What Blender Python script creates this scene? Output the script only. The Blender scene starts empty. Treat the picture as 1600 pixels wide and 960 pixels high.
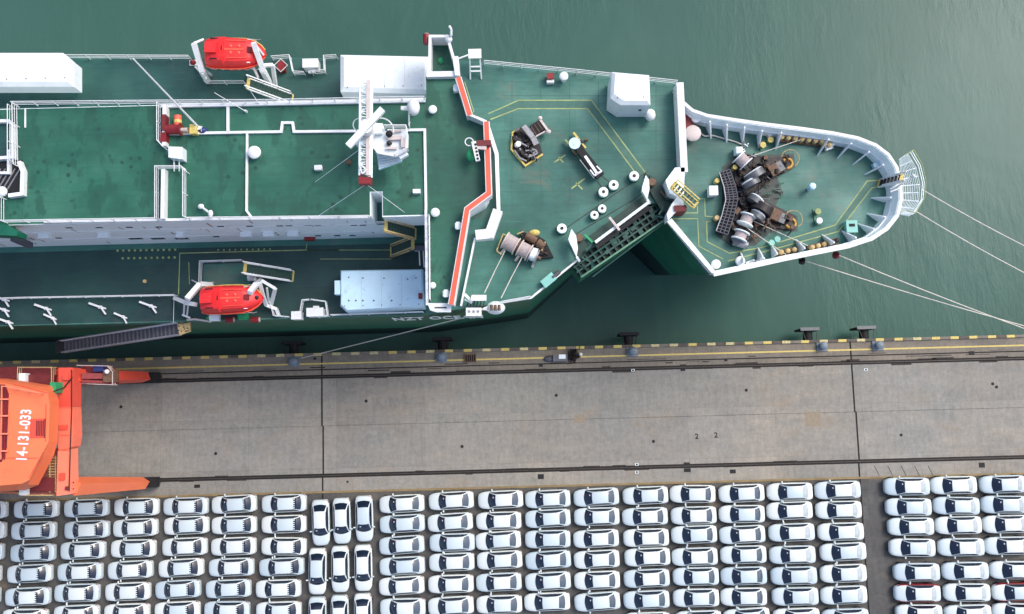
import bpy, math, random
from mathutils import Vector, Matrix
random.seed(7)
S = bpy.context.scene
COL = S.collection
R = math.radians
# ---------------------------------------------------------------- camera, sky, sun, exposure
CAM_H = 97.0; FPX = 1450.0; TILT = R(6.5); YAW = R(-1.5)
cam_d = bpy.data.cameras.new('camera'); cam = bpy.data.objects.new('camera', cam_d); COL.objects.link(cam)
CAM_R = Matrix.Rotation(YAW, 3, 'Z') @ Matrix.Rotation(TILT, 3, 'X')
cam.matrix_world = Matrix.Translation((0, 0, CAM_H)) @ CAM_R.to_4x4()
cam_d.sensor_width = 36; cam_d.lens = FPX / 1600 * 36
cam_d.clip_start = 1; cam_d.clip_end = 6000
S.camera = cam
W = bpy.data.worlds.new('World'); S.world = W; W.use_nodes = True
wn = W.node_tree.nodes; wn.clear()
SUN_EL, SUN_ROT = 51, 58          # degrees; rotation measured from +Y towards +X
sky = wn.new('ShaderNodeTexSky'); sky.sky_type = 'NISHITA'; sky.sun_disc = False
sky.sun_elevation = R(SUN_EL); sky.sun_rotation = R(SUN_ROT)
sky.air_density = 1.0; sky.dust_density = 4.0; sky.ozone_density = 1.0
bg = wn.new('ShaderNodeBackground'); bg.inputs['Strength'].default_value = 0.15
wo = wn.new('ShaderNodeOutputWorld')
W.node_tree.links.new(sky.outputs[0], bg.inputs[0]); W.node_tree.links.new(bg.outputs[0], wo.inputs[0])
sl = bpy.data.lights.new('sun', 'SUN'); sl.energy = 0.95; sl.angle = R(22); sl.color = (1, .985, .955)
sun = bpy.data.objects.new('sun', sl); COL.objects.link(sun)
sd = Vector((math.sin(R(SUN_ROT)) * math.cos(R(SUN_EL)), math.cos(R(SUN_ROT)) * math.cos(R(SUN_EL)), math.sin(R(SUN_EL))))
sun.rotation_euler = sd.to_track_quat('Z', 'Y').to_euler(); sun.location = (30, 30, 80)
S.view_settings.view_transform = 'Standard'; S.view_settings.look = 'None'
S.view_settings.exposure = 0.64; S.view_settings.gamma = 1
# ---------------------------------------------------------------- heights of the place
ZW = -3.5      # water
ZD = 16.0      # ship's main deck
ZR = 25.0      # deckhouse roof
def P(x, y, z=0.0):
    """place on the level z that lies under the photograph's pixel"""
    d = CAM_R @ Vector(((x - 800) / FPX, (480 - y) / FPX, -1))
    return Vector((0, 0, CAM_H)) + d * ((z - CAM_H) / d.z)
def PY(x, y, Y):
    d = CAM_R @ Vector(((x - 800) / FPX, (480 - y) / FPX, -1))
    return Vector((0, 0, CAM_H)) + d * (Y / d.y)
def PP(l, z): return [P(x, y, z) for x, y in l]
# ---------------------------------------------------------------- materials
def c(r, g, b):
    f = lambda v: (v / 255 / 12.92) if v <= 10 else ((v / 255 + .055) / 1.055) ** 2.4
    return (f(r), f(g), f(b), 1)
MATS = {}
class NB:
    def __init__(s, name):
        s.m = bpy.data.materials.new(name); s.m.use_nodes = True; s.t = s.m.node_tree; s.n = s.t.nodes
        s.b = s.n['Principled BSDF']; MATS[name] = s.m
    def link(s, a, b): s.t.links.new(a, b)
    def pos(s, scale=(1, 1, 1), rot=0, obj=False):
        mp = s.n.new('ShaderNodeMapping'); mp.inputs['Scale'].default_value = scale; mp.inputs['Rotation'].default_value = (0, 0, rot)
        if obj: s.link(s.n.new('ShaderNodeTexCoord').outputs['Object'], mp.inputs[0])
        else: s.link(s.n.new('ShaderNodeNewGeometry').outputs['Position'], mp.inputs[0])
        return mp.outputs[0]
    def noise(s, v, sc, det=4, rough=.55, dist=0):
        n = s.n.new('ShaderNodeTexNoise'); n.inputs['Scale'].default_value = sc; n.inputs['Detail'].default_value = det
        n.inputs['Roughness'].default_value = rough; n.inputs['Distortion'].default_value = dist
        s.link(v, n.inputs['Vector']); return n.outputs['Fac']
    def ramp(s, f, stops):
        r = s.n.new('ShaderNodeValToRGB'); e = r.color_ramp.elements
        e[0].position, e[0].color = stops[0]; e[1].position, e[1].color = stops[-1]
        for p, col in stops[1:-1]:
            k = e.new(p); k.color = col
        s.link(f, r.inputs[0]); return r.outputs[0]
    def mix(s, f, a, b, mode='MIX'):
        m = s.n.new('ShaderNodeMix'); m.data_type = 'RGBA'; m.blend_type = mode
        for sock, v in ((m.inputs['Factor'], f), (m.inputs['A'], a), (m.inputs['B'], b)):
            if sock.type == 'RGBA' or True:
                pass
        ins = [m.inputs[0], m.inputs[6], m.inputs[7]]
        for sock, v in zip(ins, (f, a, b)):
            if hasattr(v, 'is_linked') or hasattr(v, 'links'): s.link(v, sock)
            else: sock.default_value = v
        return m.outputs[2]
    def bump(s, h, st, dist=.05, prev=None):
        b = s.n.new('ShaderNodeBump'); b.inputs['Strength'].default_value = st; b.inputs['Distance'].default_value = dist
        s.link(h, b.inputs['Height'])
        if prev: s.link(prev, b.inputs['Normal'])
        return b.outputs[0]
    def out(s, col=None, rough=.6, metal=0, nrm=None):
        if col is not None:
            if hasattr(col, 'links'): s.link(col, s.b.inputs['Base Color'])
            else: s.b.inputs['Base Color'].default_value = col
        if hasattr(rough, 'links'): s.link(rough, s.b.inputs['Roughness'])
        else: s.b.inputs['Roughness'].default_value = rough
        s.b.inputs['Metallic'].default_value = metal
        if nrm: s.link(nrm, s.b.inputs['Normal'])
        return s.m
def g(v): return (v, v, v, 1)
def plain(name, col, rough=.5, metal=0, var=.12, sc=1.2, dirt=None, coat=0, obj=False):
    m = NB(name); v = m.pos(obj=obj)
    lo = tuple(x * (1 - var) for x in col[:3]) + (1,); hi = tuple(min(1, x * (1 + var)) for x in col[:3]) + (1,)
    k = m.ramp(m.noise(v, sc, 5), [(.3, lo), (.7, hi)])
    if dirt:
        k = m.mix(m.ramp(m.noise(v, sc * 2.3, 6, .7), [(.56, g(0)), (.72, g(.75))]), k, dirt)
    m.out(k, rough, metal)
    if coat: m.b.inputs['Coat Weight'].default_value = coat; m.b.inputs['Coat Roughness'].default_value = .08
    return m.m
def make_deck(name, base, dark, light, rust=.0, spots=0.0, scale=1.0):
    m = NB(name); v = m.pos()
    k = m.ramp(m.noise(v, .16 * scale, 6, .6), [(.32, dark), (.5, base), (.68, light)])
    pl = m.n.new('ShaderNodeTexBrick'); m.link(m.pos(), pl.inputs['Vector'])       # welded plates, each weathered a little differently
    pl.inputs['Scale'].default_value = .14; pl.inputs['Mortar Size'].default_value = .004
    pl.inputs['Color1'].default_value = g(.86); pl.inputs['Color2'].default_value = g(1.0); pl.inputs['Mortar'].default_value = g(.8)
    pl.inputs['Brick Width'].default_value = .9; pl.inputs['Row Height'].default_value = .32
    k = m.mix(1.0, k, pl.outputs['Color'], 'MULTIPLY')
    st = m.ramp(m.noise(m.pos((.5, 3.2, 1)), 1.1, 5, .7), [(.35, g(.84)), (.65, g(1.06))])
    k = m.mix(.8, k, st, 'MULTIPLY')
    if spots:
        vo = m.n.new('ShaderNodeTexVoronoi'); vo.distance = 'EUCLIDEAN'; vo.inputs['Scale'].default_value = 1.15
        vo.inputs['Randomness'].default_value = 1
        wob = m.mix(.12, m.pos(), m.n.new('ShaderNodeTexNoise').outputs['Color'], 'ADD')
        m.link(wob, vo.inputs['Vector'])
        f1 = m.ramp(vo.outputs['Distance'], [(.14, g(1)), (.26, g(0))])
        f2 = m.ramp(m.noise(v, .35, 2), [(.47, g(0)), (.56, g(1))])
        f = m.mix(1.0, f1, f2, 'MULTIPLY')
        f = m.mix(1.0, f, g(spots), 'MULTIPLY')
        k = m.mix(f, k, tuple(x * .45 for x in base[:3]) + (1,))
        fl = m.ramp(m.noise(m.pos((1.8, .8, 1)), .5, 3), [(.52, g(0)), (.57, g(spots * .7))])
        k = m.mix(fl, k, tuple(x * .62 for x in base[:3]) + (1,))
    if rust:
        f = m.ramp(m.noise(v, .22, 6, .75, .5), [(.55, g(0)), (.75, g(rust))])
        k = m.mix(f, k, c(104, 98, 84))
        f = m.ramp(m.noise(v, 2.6, 5, .8), [(.62, g(0)), (.74, g(rust))])
        k = m.mix(f, k, c(84, 70, 58))
    sk = m.ramp(m.noise(m.pos((.35, 5.5, 1), R(8)), .8, 5, .75), [(.6, g(0)), (.72, g(.35 if rust else .12))])
    k = m.mix(sk, k, tuple(min(1, x * 1.5 + .02) for x in base[:3]) + (1,))
    m.out(k, m.ramp(m.noise(v, .4, 3), [(.3, g(.42)), (.7, g(.68))]), 0, m.bump(m.noise(v, 3, 3), .15, .02))
    return m.m
def make_concrete(name, a, b, d, seams=True):
    m = NB(name); v = m.pos()
    k = m.ramp(m.noise(v, .055, 5, .6, .4), [(.35, a), (.62, b)])
    k = m.mix(m.ramp(m.noise(m.pos((.6, 2, 1)), .35, 8, .72), [(.3, g(.85)), (.75, g(.0))]), k, d)
    k = m.mix(1.0, k, m.ramp(m.noise(m.pos((2.6, .5, 1)), .8, 8, .8), [(.3, g(.80)), (.68, g(1.1))]), 'MULTIPLY')
    k = m.mix(1.0, k, m.ramp(m.noise(v, 2.2, 9, .86), [(.32, g(.74)), (.68, g(1.18))]), 'MULTIPLY')
    k = m.mix(1.0, k, m.ramp(m.noise(v, 9, 4, .8), [(.3, g(.90)), (.7, g(1.08))]), 'MULTIPLY')
    if seams:
        br = m.n.new('ShaderNodeTexBrick'); m.link(m.pos(), br.inputs['Vector']); br.offset = 0
        br.inputs['Scale'].default_value = 1; br.inputs['Brick Width'].default_value = 9.1; br.inputs['Row Height'].default_value = 5.2
        br.inputs['Mortar Size'].default_value = .03; br.inputs['Color1'].default_value = g(.91); br.inputs['Color2'].default_value = g(1.04)
        br.inputs['Mortar'].default_value = g(.84)
        k = m.mix(1.0, k, br.outputs['Color'], 'MULTIPLY')
    tan_ = m.ramp(m.noise(m.pos((.7, 1.4, 1)), .28, 6, .7, .5), [(.56, g(0)), (.74, g(.45))])
    k = m.mix(tan_, k, c(146, 124, 98))
    oil = m.ramp(m.noise(v, .5, 7, .75, .8), [(.66, g(0)), (.8, g(.5))])
    k = m.mix(oil, k, c(70, 66, 62))
    m.out(k, .85, 0, m.bump(m.noise(v, 14, 4), .25, .02))
    return m.m
concrete = make_concrete('concrete', c(149, 148, 142), c(165, 156, 142), c(131, 131, 126))
concrete_edge = make_concrete('concrete_edge', c(138, 129, 116), c(150, 139, 124), c(106, 102, 94), False)
lot = make_concrete('lot_concrete', c(92, 92, 90), c(106, 104, 99), c(72, 72, 73))
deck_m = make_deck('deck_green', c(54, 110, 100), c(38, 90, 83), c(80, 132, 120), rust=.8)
side_m = make_deck('side_deck_green', c(38, 84, 78), c(28, 70, 68), c(50, 98, 88), rust=.35)  # green darkened for the shade on the port side deck
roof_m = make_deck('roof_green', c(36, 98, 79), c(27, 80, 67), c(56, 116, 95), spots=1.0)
side_shaded = make_deck('shaded_quayside_deck_green', c(28, 64, 62), c(22, 52, 54), c(36, 76, 70), rust=.2)  # deck green with the deckhouse shade put into it
walk_m = plain('walkway_paint', c(62, 106, 94), .6, var=.16, sc=1.5, dirt=c(92, 102, 84))
white = plain('white_paint', c(222, 225, 227), .5, var=.05, dirt=c(184, 180, 172))
wall_w = plain('weathered_white', c(234, 243, 244), .5, var=.03, sc=.6, dirt=c(204, 215, 216))
boxw = plain('cover_white', c(222, 229, 233), .45, var=.04, dirt=c(188, 196, 202))
boxb = plain('cover_pale_blue', c(198, 228, 243), .35, var=.08, sc=.5, dirt=c(150, 180, 206))
hull_m = plain('hull_green', c(24, 100, 76), .38, var=.2, sc=.35, dirt=c(16, 72, 58))
steel = plain('grey_steel', c(96, 99, 104), .45, .3, var=.2, sc=4)
dark = plain('greasy_black', c(40, 36, 38), .5, .2, var=.4, sc=5, dirt=c(96, 84, 70))
black = plain('black_rubber', c(22, 23, 26), .75, var=.3, sc=4)
brown = plain('rusty_brown', c(104, 80, 62), .7, var=.35, sc=5, dirt=c(50, 42, 40))
yellow = plain('yellow_paint', c(206, 184, 104), .6, var=.2, sc=6, dirt=c(124, 110, 80))
ylline = plain('faded_yellow', c(150, 164, 108), .7, var=.25, sc=1.2, dirt=c(86, 128, 100))
orange = plain('orange_red', c(240, 96, 70), .5, var=.08, sc=1.2)
salmon = plain('crane_orange', c(244, 124, 80), .5, var=.06, sc=.4, dirt=c(240, 108, 78))
salmon2 = plain('crane_orange_light', c(246, 136, 108), .5, var=.05, sc=.5)
salmon3 = plain('crane_red_orange', c(222, 82, 64), .5, var=.09, sc=.8)
maroon = plain('crane_maroon', c(108, 34, 38), .6, var=.2, sc=1.5, dirt=c(70, 24, 28))
red = plain('lifeboat_red', c(222, 42, 44), .4, var=.1, sc=1.5, dirt=c(230, 84, 78))
dred = plain('dull_red', c(126, 26, 32), .5, var=.2, sc=3)
rope_m = plain('pale_rope', c(206, 200, 190), .85, var=.12, sc=6)
drumr = plain('wound_rope', c(172, 160, 160), .85, var=.25, sc=9, dirt=c(112, 98, 94))
teal = plain('teal_hatch', c(128, 190, 180), .5, var=.1)
grn = plain('bright_green', c(38, 150, 98), .5, var=.12, sc=3)
bluest = plain('bollard_steel', c(112, 124, 134), .55, 0, var=.2, sc=4)
glassd = plain('dark_glass', c(26, 32, 44), .12, var=.2, sc=2)
pinkish = plain('hatch_pink', c(200, 188, 184), .6, var=.1, sc=3)
tan = plain('roller_tan', c(196, 170, 120), .6, var=.3, sc=6, dirt=c(110, 84, 60))
navy = plain('navy_blue', c(34, 48, 104), .5, var=.1)
gang = plain('gangway_alloy', c(150, 150, 156), .45, .4, var=.2, sc=3)
gangd = plain('gangway_tread', c(84, 86, 96), .7, .1, var=.25, sc=5)
rail_steel = plain('crane_rail', c(70, 66, 62), .55, .4, var=.3, sc=5)
slotm = plain('rail_slot_dirt', c(36, 32, 31), .9, var=.4, sc=2.5, dirt=c(66, 58, 54))
soot = plain('greasy_soot', c(56, 50, 46), .9, var=.4, sc=3, dirt=c(84, 74, 66))
paint = NB('car_paint_white')
oi = paint.n.new('ShaderNodeObjectInfo')
paint.out(paint.ramp(oi.outputs['Random'], [(0, c(190, 206, 213)), (.3, c(204, 217, 220)), (.6, c(212, 222, 222)), (1, c(222, 228, 225))]), .36)
paint.b.inputs['Coat Weight'].default_value = .4; paint.b.inputs['Coat Roughness'].default_value = .06; paint = paint.m
carred = plain('car_paint_red', c(128, 14, 26), .3, coat=.5, var=.03, obj=True)
film = plain('white_film', c(214, 220, 222), .4, var=.03, obj=True)
cglass = NB('car_glass'); cglass.out(c(27, 37, 56), .1); cglass.b.inputs['Specular IOR Level'].default_value = .7; cglass = cglass.m
cglass2 = NB('car_rear_glass'); cglass2.out(c(70, 82, 96), .16); cglass2.b.inputs['Specular IOR Level'].default_value = .8; cglass2 = cglass2.m  # grey of the reflected sky put into the glass colour
lampm = plain('lamp_lens', c(200, 206, 212), .15, var=.05, obj=True)
taillm = plain('tail_lamp', c(150, 40, 40), .2, var=.05, obj=True)
# water
wm = NB('harbour_water')
big = wm.noise(wm.pos(), .022, 4, .5, .6)
k = wm.ramp(big, [(.3, c(54, 88, 79)), (.7, c(66, 100, 92))])
k = wm.mix(wm.ramp(wm.noise(wm.pos((1, .35, 1), R(50)), .12, 7, .7, 1.2), [(.48, g(0)), (.8, g(.3))]), k, c(84, 120, 108))
v2 = wm.pos((1.0, .26, 1), R(52))
n1 = wm.noise(v2, 1.3, 6, .62, .3); n2 = wm.noise(wm.pos((1, .5, 1), R(70)), 4.0, 4, .6)
gust = wm.ramp(wm.noise(wm.pos(), .03, 3, .6, .8), [(.42, g(.15)), (.62, g(1))])
n1 = wm.mix(1.0, n1, gust, 'MULTIPLY')
b1 = wm.bump(n1, .62, .13); b2 = wm.bump(wm.mix(1.0, n2, gust, 'MULTIPLY'), .3, .04, b1)
wm.b.inputs['Specular IOR Level'].default_value = .3
wm.out(k, .27, 0, b2); wm.b.inputs['IOR'].default_value = 1.33
water_m = wm.m
# ---------------------------------------------------------------- mesh helpers
WL = {}
class MB:
    def __init__(s): s.v = []; s.f = []
    def add(s, vs, fs):
        o = len(s.v); s.v += [Vector(a) for a in vs]; s.f += [tuple(i + o for i in f) for f in fs]; return s
    def box(s, cx, cy, cz, sx, sy, sz, rz=0):
        m = Matrix.Rotation(rz, 3, 'Z'); vs = []
        for z in (-.5, .5):
            for x, y in ((-.5, -.5), (.5, -.5), (.5, .5), (-.5, .5)):
                vs.append(Vector((cx, cy, cz)) + m @ Vector((x * sx, y * sy, z * sz)))
        return s.add(vs, [(3, 2, 1, 0), (4, 5, 6, 7), (0, 1, 5, 4), (1, 2, 6, 5), (2, 3, 7, 6), (3, 0, 4, 7)])
    def prism(s, pts, z0, z1, top=None):
        n = len(pts); t = top or pts
        a = sum(pts[i][0] * pts[(i + 1) % n][1] - pts[(i + 1) % n][0] * pts[i][1] for i in range(n))
        if a < 0: pts = pts[::-1]; t = t[::-1]
        vs = [(p[0], p[1], z0) for p in pts] + [(p[0], p[1], z1) for p in t]
        fs = [tuple(range(n - 1, -1, -1)), tuple(range(n, 2 * n))] + [(i, (i + 1) % n, n + (i + 1) % n, n + i) for i in range(n)]
        return s.add(vs, fs)
    def sheet(s, pts, z):
        n = len(pts); a = sum(pts[i][0] * pts[(i + 1) % n][1] - pts[(i + 1) % n][0] * pts[i][1] for i in range(n))
        if a < 0: pts = pts[::-1]
        return s.add([(p[0], p[1], z) for p in pts], [tuple(range(n))])
    def cyl(s, a, b, r, n=10, r2=None, cap=True):
        a = Vector(a); b = Vector(b); d = (b - a).normalized(); r2 = r if r2 is None else r2
        u = d.cross(Vector((0, 0, 1)));
        if u.length < .01: u = Vector((1, 0, 0))
        u.normalize(); w = d.cross(u); vs = []
        for p, q in ((a, r), (b, r2)):
            for i in range(n):
                t = 2 * math.pi * i / n; vs.append(p + (u * math.cos(t) + w * math.sin(t)) * q)
        fs = [(i, i + n, (i + 1) % n + n, (i + 1) % n) for i in range(n)]
        if cap: fs += [tuple(range(n)), tuple(range(2 * n - 1, n - 1, -1))]
        return s.add(vs, fs)
    def tube(s, pts, r, n=6):
        for a, b in zip(pts, pts[1:]):
            if (Vector(a) - Vector(b)).length > 1e-4: s.cyl(a, b, r, n)
        return s
    def beam(s, a, b, w, h, w2=None, h2=None):
        """box beam from a to b, w across (level), h deep"""
        a = Vector(a); b = Vector(b); d = (b - a).normalized(); w2 = w2 or w; h2 = h2 or h
        u = Vector((0, 0, 1)).cross(d)
        if u.length < .01: u = Vector((0, 1, 0))
        u.normalize(); t = d.cross(u); vs = []
        for p, ww, hh in ((a, w, h), (b, w2, h2)):
            for i, j in ((-.5, -.5), (.5, -.5), (.5, .5), (-.5, .5)): vs.append(p + u * ww * i + t * hh * j)
        return s.add(vs, [(0, 1, 2, 3), (7, 6, 5, 4), (1, 0, 4, 5), (2, 1, 5, 6), (3, 2, 6, 7), (0, 3, 7, 4)])
    def torus(s, ce, R1, r, n=20, k=6, axis='Z', a0=0, a1=360):
        vs = []; fs = []; full = a1 - a0 >= 360; m = n if full else n + 1
        for i in range(m):
            t = R(a0 + (a1 - a0) * i / n)
            for j in range(k):
                q = 2 * math.pi * j / k; rr = R1 + r * math.cos(q); zz = r * math.sin(q)
                p = (rr * math.cos(t), rr * math.sin(t), zz)
                if axis == 'X': p = (zz, p[0], p[1])
                if axis == 'Y': p = (p[0], zz, p[1])
                vs.append(Vector(ce) + Vector(p))
        for i in range(n):
            for j in range(k):
                a = i * k + j; b = i * k + (j + 1) % k; e = ((i + 1) % m) * k
                fs.append((a, e + j, e + (j + 1) % k, b))
        return s.add(vs, fs)
    def dome(s, ce, rx, ry, rz, n=14, k=5, full=False):
        vs = []; fs = []; lo = -k if full else 0
        for i in range(lo, k + 1):
            t = math.pi / 2 * i / k
            for j in range(n):
                q = 2 * math.pi * j / n
                vs.append(Vector(ce) + Vector((rx * math.cos(t) * math.cos(q), ry * math.cos(t) * math.sin(q), rz * math.sin(t))))
        m = k - lo
        for i in range(m):
            for j in range(n): fs.append((i * n + j, i * n + (j + 1) % n, (i + 1) * n + (j + 1) % n, (i + 1) * n + j))
        fs.append(tuple(range(n - 1, -1, -1)))
        return s.add(vs, fs)
    def loft(s, rings, closed=True, caps=True):
        n = len(rings[0]); o = len(s.v); vs = [p for r_ in rings for p in r_]; fs = []
        for i in range(len(rings) - 1):
            for j in range(n if closed else n - 1):
                fs.append((i * n + j, i * n + (j + 1) % n, (i + 1) * n + (j + 1) % n, (i + 1) * n + j))
        if caps: fs += [tuple(range(n - 1, -1, -1)), tuple(range((len(rings) - 1) * n, len(rings) * n))]
        return s.add(vs, fs)
    def mesh(s, name, mat, off=Vector((0, 0, 0)), smooth=False):
        me = bpy.data.meshes.new(name); me.from_pydata([v - off for v in s.v], [], s.f); me.materials.append(mat)
        if smooth:
            me.polygons.foreach_set('use_smooth', [True] * len(me.polygons))
            try: me.set_sharp_from_angle(angle=R(40))
            except Exception: pass
        me.update(); return me
    def build(s, name, mat, parent=None, smooth=False, **kw):
        off = WL.get(parent.name, Vector((0, 0, 0))) if parent else Vector((0, 0, 0))
        return link(name, s.mesh(name, mat, off, smooth), parent, **kw)
def link(name, data, parent=None, loc=(0, 0, 0), rz=0, **kw):
    o = bpy.data.objects.new(name, data); COL.objects.link(o); o.parent = parent
    o.location = loc; o.rotation_euler = (0, 0, rz)
    WL[o.name] = WL.get(parent.name, Vector((0, 0, 0))) if parent else Vector((0, 0, 0))
    for a, b in kw.items(): o[a] = b
    return o
def thing(name, label, cat, loc=(0, 0, 0), group=None):
    o = bpy.data.objects.new(name, None); COL.objects.link(o); o.location = loc; o.empty_display_size = .5
    o['label'] = label; o['category'] = cat
    if group: o['group'] = group
    WL[o.name] = Vector(loc); return o
def struct(o): o['kind'] = 'structure'; return o
def inst(name, me, parent, wpos, rz=0):
    """a piece sharing its mesh, at a world position"""
    return link(name, me, parent, Vector(wpos) - WL[parent.name], rz)
def copy_tree(o, parent=None):
    n = o.copy(); COL.objects.link(n); n.parent = parent
    for ch in list(o.children): copy_tree(ch, n)
    return n
def ang(a, b): return math.atan2(b[1] - a[1], b[0] - a[0])
def strip(a, b, w):
    a = Vector(a[:2]); b = Vector(b[:2]); d = (b - a).normalized(); n = Vector((-d.y, d.x)) * w / 2
    return [a + n, b + n, b - n, a - n]
def ribbon(pts, w, closed=False):
    """mitred band polygon along pts"""
    L = []; Rr = []; n = len(pts); pts = [Vector(p[:2]) for p in pts]
    for i in range(n):
        d1 = (pts[i] - pts[i - 1]).normalized() if i > 0 else (pts[1] - pts[0]).normalized()
        d2 = (pts[i + 1] - pts[i]).normalized() if i < n - 1 else d1
        nn = Vector((-(d1 + d2).y, (d1 + d2).x)).normalized(); k = w / 2 / max(.5, nn.dot(Vector((-d1.y, d1.x))))
        L.append(pts[i] + nn * k); Rr.append(pts[i] - nn * k)
    return L, Rr
def band(mb, pts, w, z0, z1):
    L, Rr = ribbon(pts, w); n = len(L)
    vs = [(p[0], p[1], z) for z in (z0, z1) for q in (L, Rr) for p in q]; fs = []
    for i in range(n - 1):
        fs += [(2 * n + i + 1, 2 * n + i, 3 * n + i, 3 * n + i + 1), (i, i + 1, 2 * n + i + 1, 2 * n + i)[::-1], (n + i, n + i + 1, 3 * n + i + 1, 3 * n + i)]
        if z1 - z0 > .02: fs.append((i, n + i, n + i + 1, i + 1))
    fs += [(0, n, 3 * n, 2 * n)[::-1], (n - 1, 2 * n - 1, 4 * n - 1, 3 * n - 1)]
    return mb.add(vs, fs)
POST = {}
def railing(pts, parent, h=1.05, mat=None, gap=1.7, name='railing', r=.035):
    mat = mat or white; mb = MB(); pts = [Vector(p) for p in pts]
    for f in (1, .68, .36): mb.tube([p + Vector((0, 0, h * f)) for p in pts], r if f == 1 else r * .7, 5)
    o = mb.build(name, mat, parent)
    key = (mat.name, h, r)
    if key not in POST: POST[key] = MB().cyl((0, 0, 0), (0, 0, h), r * 1.15, 6).mesh('post', mat)
    for a, b in zip(pts, pts[1:]):
        k = max(1, int(round((b - a).length / gap)))
        for i in range(k + (1 if b is pts[-1] or b == pts[-1] else 0)): inst('post', POST[key], o, a.lerp(b, i / k))
    return o
def text_mesh(body, size, depth, name, mat, parent, matrix, sx=1.0):
    cu = bpy.data.curves.new(name, 'FONT'); cu.body = body; cu.size = size; cu.extrude = depth; cu.align_x = 'LEFT'; cu.offset = size * .03
    cu.space_character = 1.08
    to = bpy.data.objects.new('tmp', cu); COL.objects.link(to); bpy.context.view_layer.update()
    me = bpy.data.meshes.new_from_object(to.evaluated_get(bpy.context.evaluated_depsgraph_get()))
    COL.objects.unlink(to); bpy.data.objects.remove(to); me.materials.clear(); me.materials.append(mat)
    me.transform(Matrix.Diagonal((sx, 1, 1, 1))); me.transform(matrix)
    me.transform(Matrix.Translation(-WL[parent.name])); me.name = name
    return link(name, me, parent)
# ================================================================ SETTING: water, quay, car park
struct(MB().sheet([(-1500, -60), (1500, -60), (1500, 2500), (-1500, 2500)], ZW).build('water', water_m))
E0, E1 = P(300, 557), P(1600, 523)
EY = (E0.y + E1.y) / 2
def qx(px, y=640): return P(px, y).x
R1 = P(1000, 576).y; R2 = P(1000, 730.5).y; LOTY = P(1000, 758).y
J1, J2, J3, J4 = qx(503, 650), qx(1336, 650), qx(-330, 650), qx(2170, 650)
quay = struct(thing('quay', 'grey concrete quay apron', 'quay', (0, EY, 0))); del quay['category']; del quay['label']
quay_body = struct(MB().box(0, (EY - 600) / 2, -4.62, 3000, EY + 600, 9).build('quay_body', concrete_edge, quay))
xs = [-400, J3, J1, J2, J4, 400]
def slab(x0, x1, y0, y1, m, parent, top=0.0):
    MB().box((x0 + x1) / 2, (y0 + y1) / 2, top - .06, x1 - x0, y1 - y0, .12).build('slab', m, parent)
JG = .085
for i in range(5):
    a, b = xs[i] + JG, xs[i + 1] - JG
    m1 = (EY - 1.75)
    slab(a, b, m1 + .06, EY, concrete_edge, quay); slab(a, b, R1 + .2, m1 - .06, concrete_edge, quay)
    ym = (R1 + R2) / 2
    slab(a, b, ym + .015, R1 - .2, concrete, quay); slab(a + .12, b + .12, R2 + .21, ym - .015, concrete, quay)
    slab(a + .05, b + .05, LOTY + .02, R2 - .21, concrete, quay)
    slab(a + .05, b + .05, -420, LOTY - .02, lot, quay)
mb = MB()
for y, w in ((R1, .4), (R2, .42), (EY - 1.75, .14)): mb.box(0, y, -.07, 800, w, .06)
rr = random.Random(8)
for x in xs[1:5]: mb.box(x + .05, (EY - 200) / 2, -.075, .34, EY + 200, .06)
mb.build('joint_dirt', slotm, quay)
for y in (R1, R2):
    MB().box(0, y, -.01, 800, .09, .08).build('crane_rail', rail_steel, quay)
mg = MB()
for y, sd_ in ((R1, -1), (R2, .6), (EY - 1.75, .5)):
    x = P(-60, 600).x
    while x < P(1660, 600).x:
        l_ = rr.uniform(.6, 2.6); w_ = rr.uniform(.02, .17) * (1.3 if y == R1 else .8); o_ = rr.choice((-1, 1)) * (.17 + w_ / 2)
        if rr.random() < .42: mg.box(x + l_ / 2, y + o_, .003, l_, w_, .004, rr.uniform(-.01, .01))
        x += l_ * rr.uniform(.7, 1.3)
o = mg.build('grease_streaks', soot, quay); o['kind'] = 'stuff'
# yellow line along the edge strip, stained yellow line before the car park
MB().sheet(strip((-400, P(1000, 555.5).y), (400, P(1000, 555.5).y), .16), .004).build('yellow_line', yellow, quay)
MB().sheet(strip((-400, LOTY + .12), (400, LOTY + .12), .22), .004).build('stained_line', plain('stained_yellow', c(136, 118, 84), .8, var=.2, sc=1, dirt=c(150, 140, 126)), quay)
# kerb of alternating blocks
kerb = thing('quay_kerb', 'low concrete kerb with worn yellow blocks along the edge of the quay', 'kerb', (0, EY, 0))
blk = {}
dash = 29.4 / 15.0
for nm, m, w in (('yellow', yellow, .85), ('grey', concrete_edge, dash - .85 - .04)):
    blk[nm] = MB().box(0, 0, .09, w, .28, .18).mesh('kerb_block', m)
blk['worn'] = MB().box(0, 0, .09, .85, .28, .18).mesh('kerb_block', plain('worn_yellow', c(196, 184, 136), .7, var=.3, sc=5, dirt=c(120, 110, 90)))
blk['dark'] = MB().box(0, 0, .09, dash - .89, .28, .18).mesh('kerb_block', plain('sooty_concrete', c(94, 87, 80), .85, var=.3, sc=3, dirt=c(52, 48, 46)))
kx = P(-60, 560).x
while kx < P(1660, 520).x:
    inst('kerb_block', blk[random.choice(['yellow', 'yellow', 'worn'])], kerb, (kx, EY - .15, 0))
    inst('kerb_block', blk[random.choice(['grey', 'dark'])], kerb, (kx + dash / 2, EY - .15, 0)); kx += dash
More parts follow.
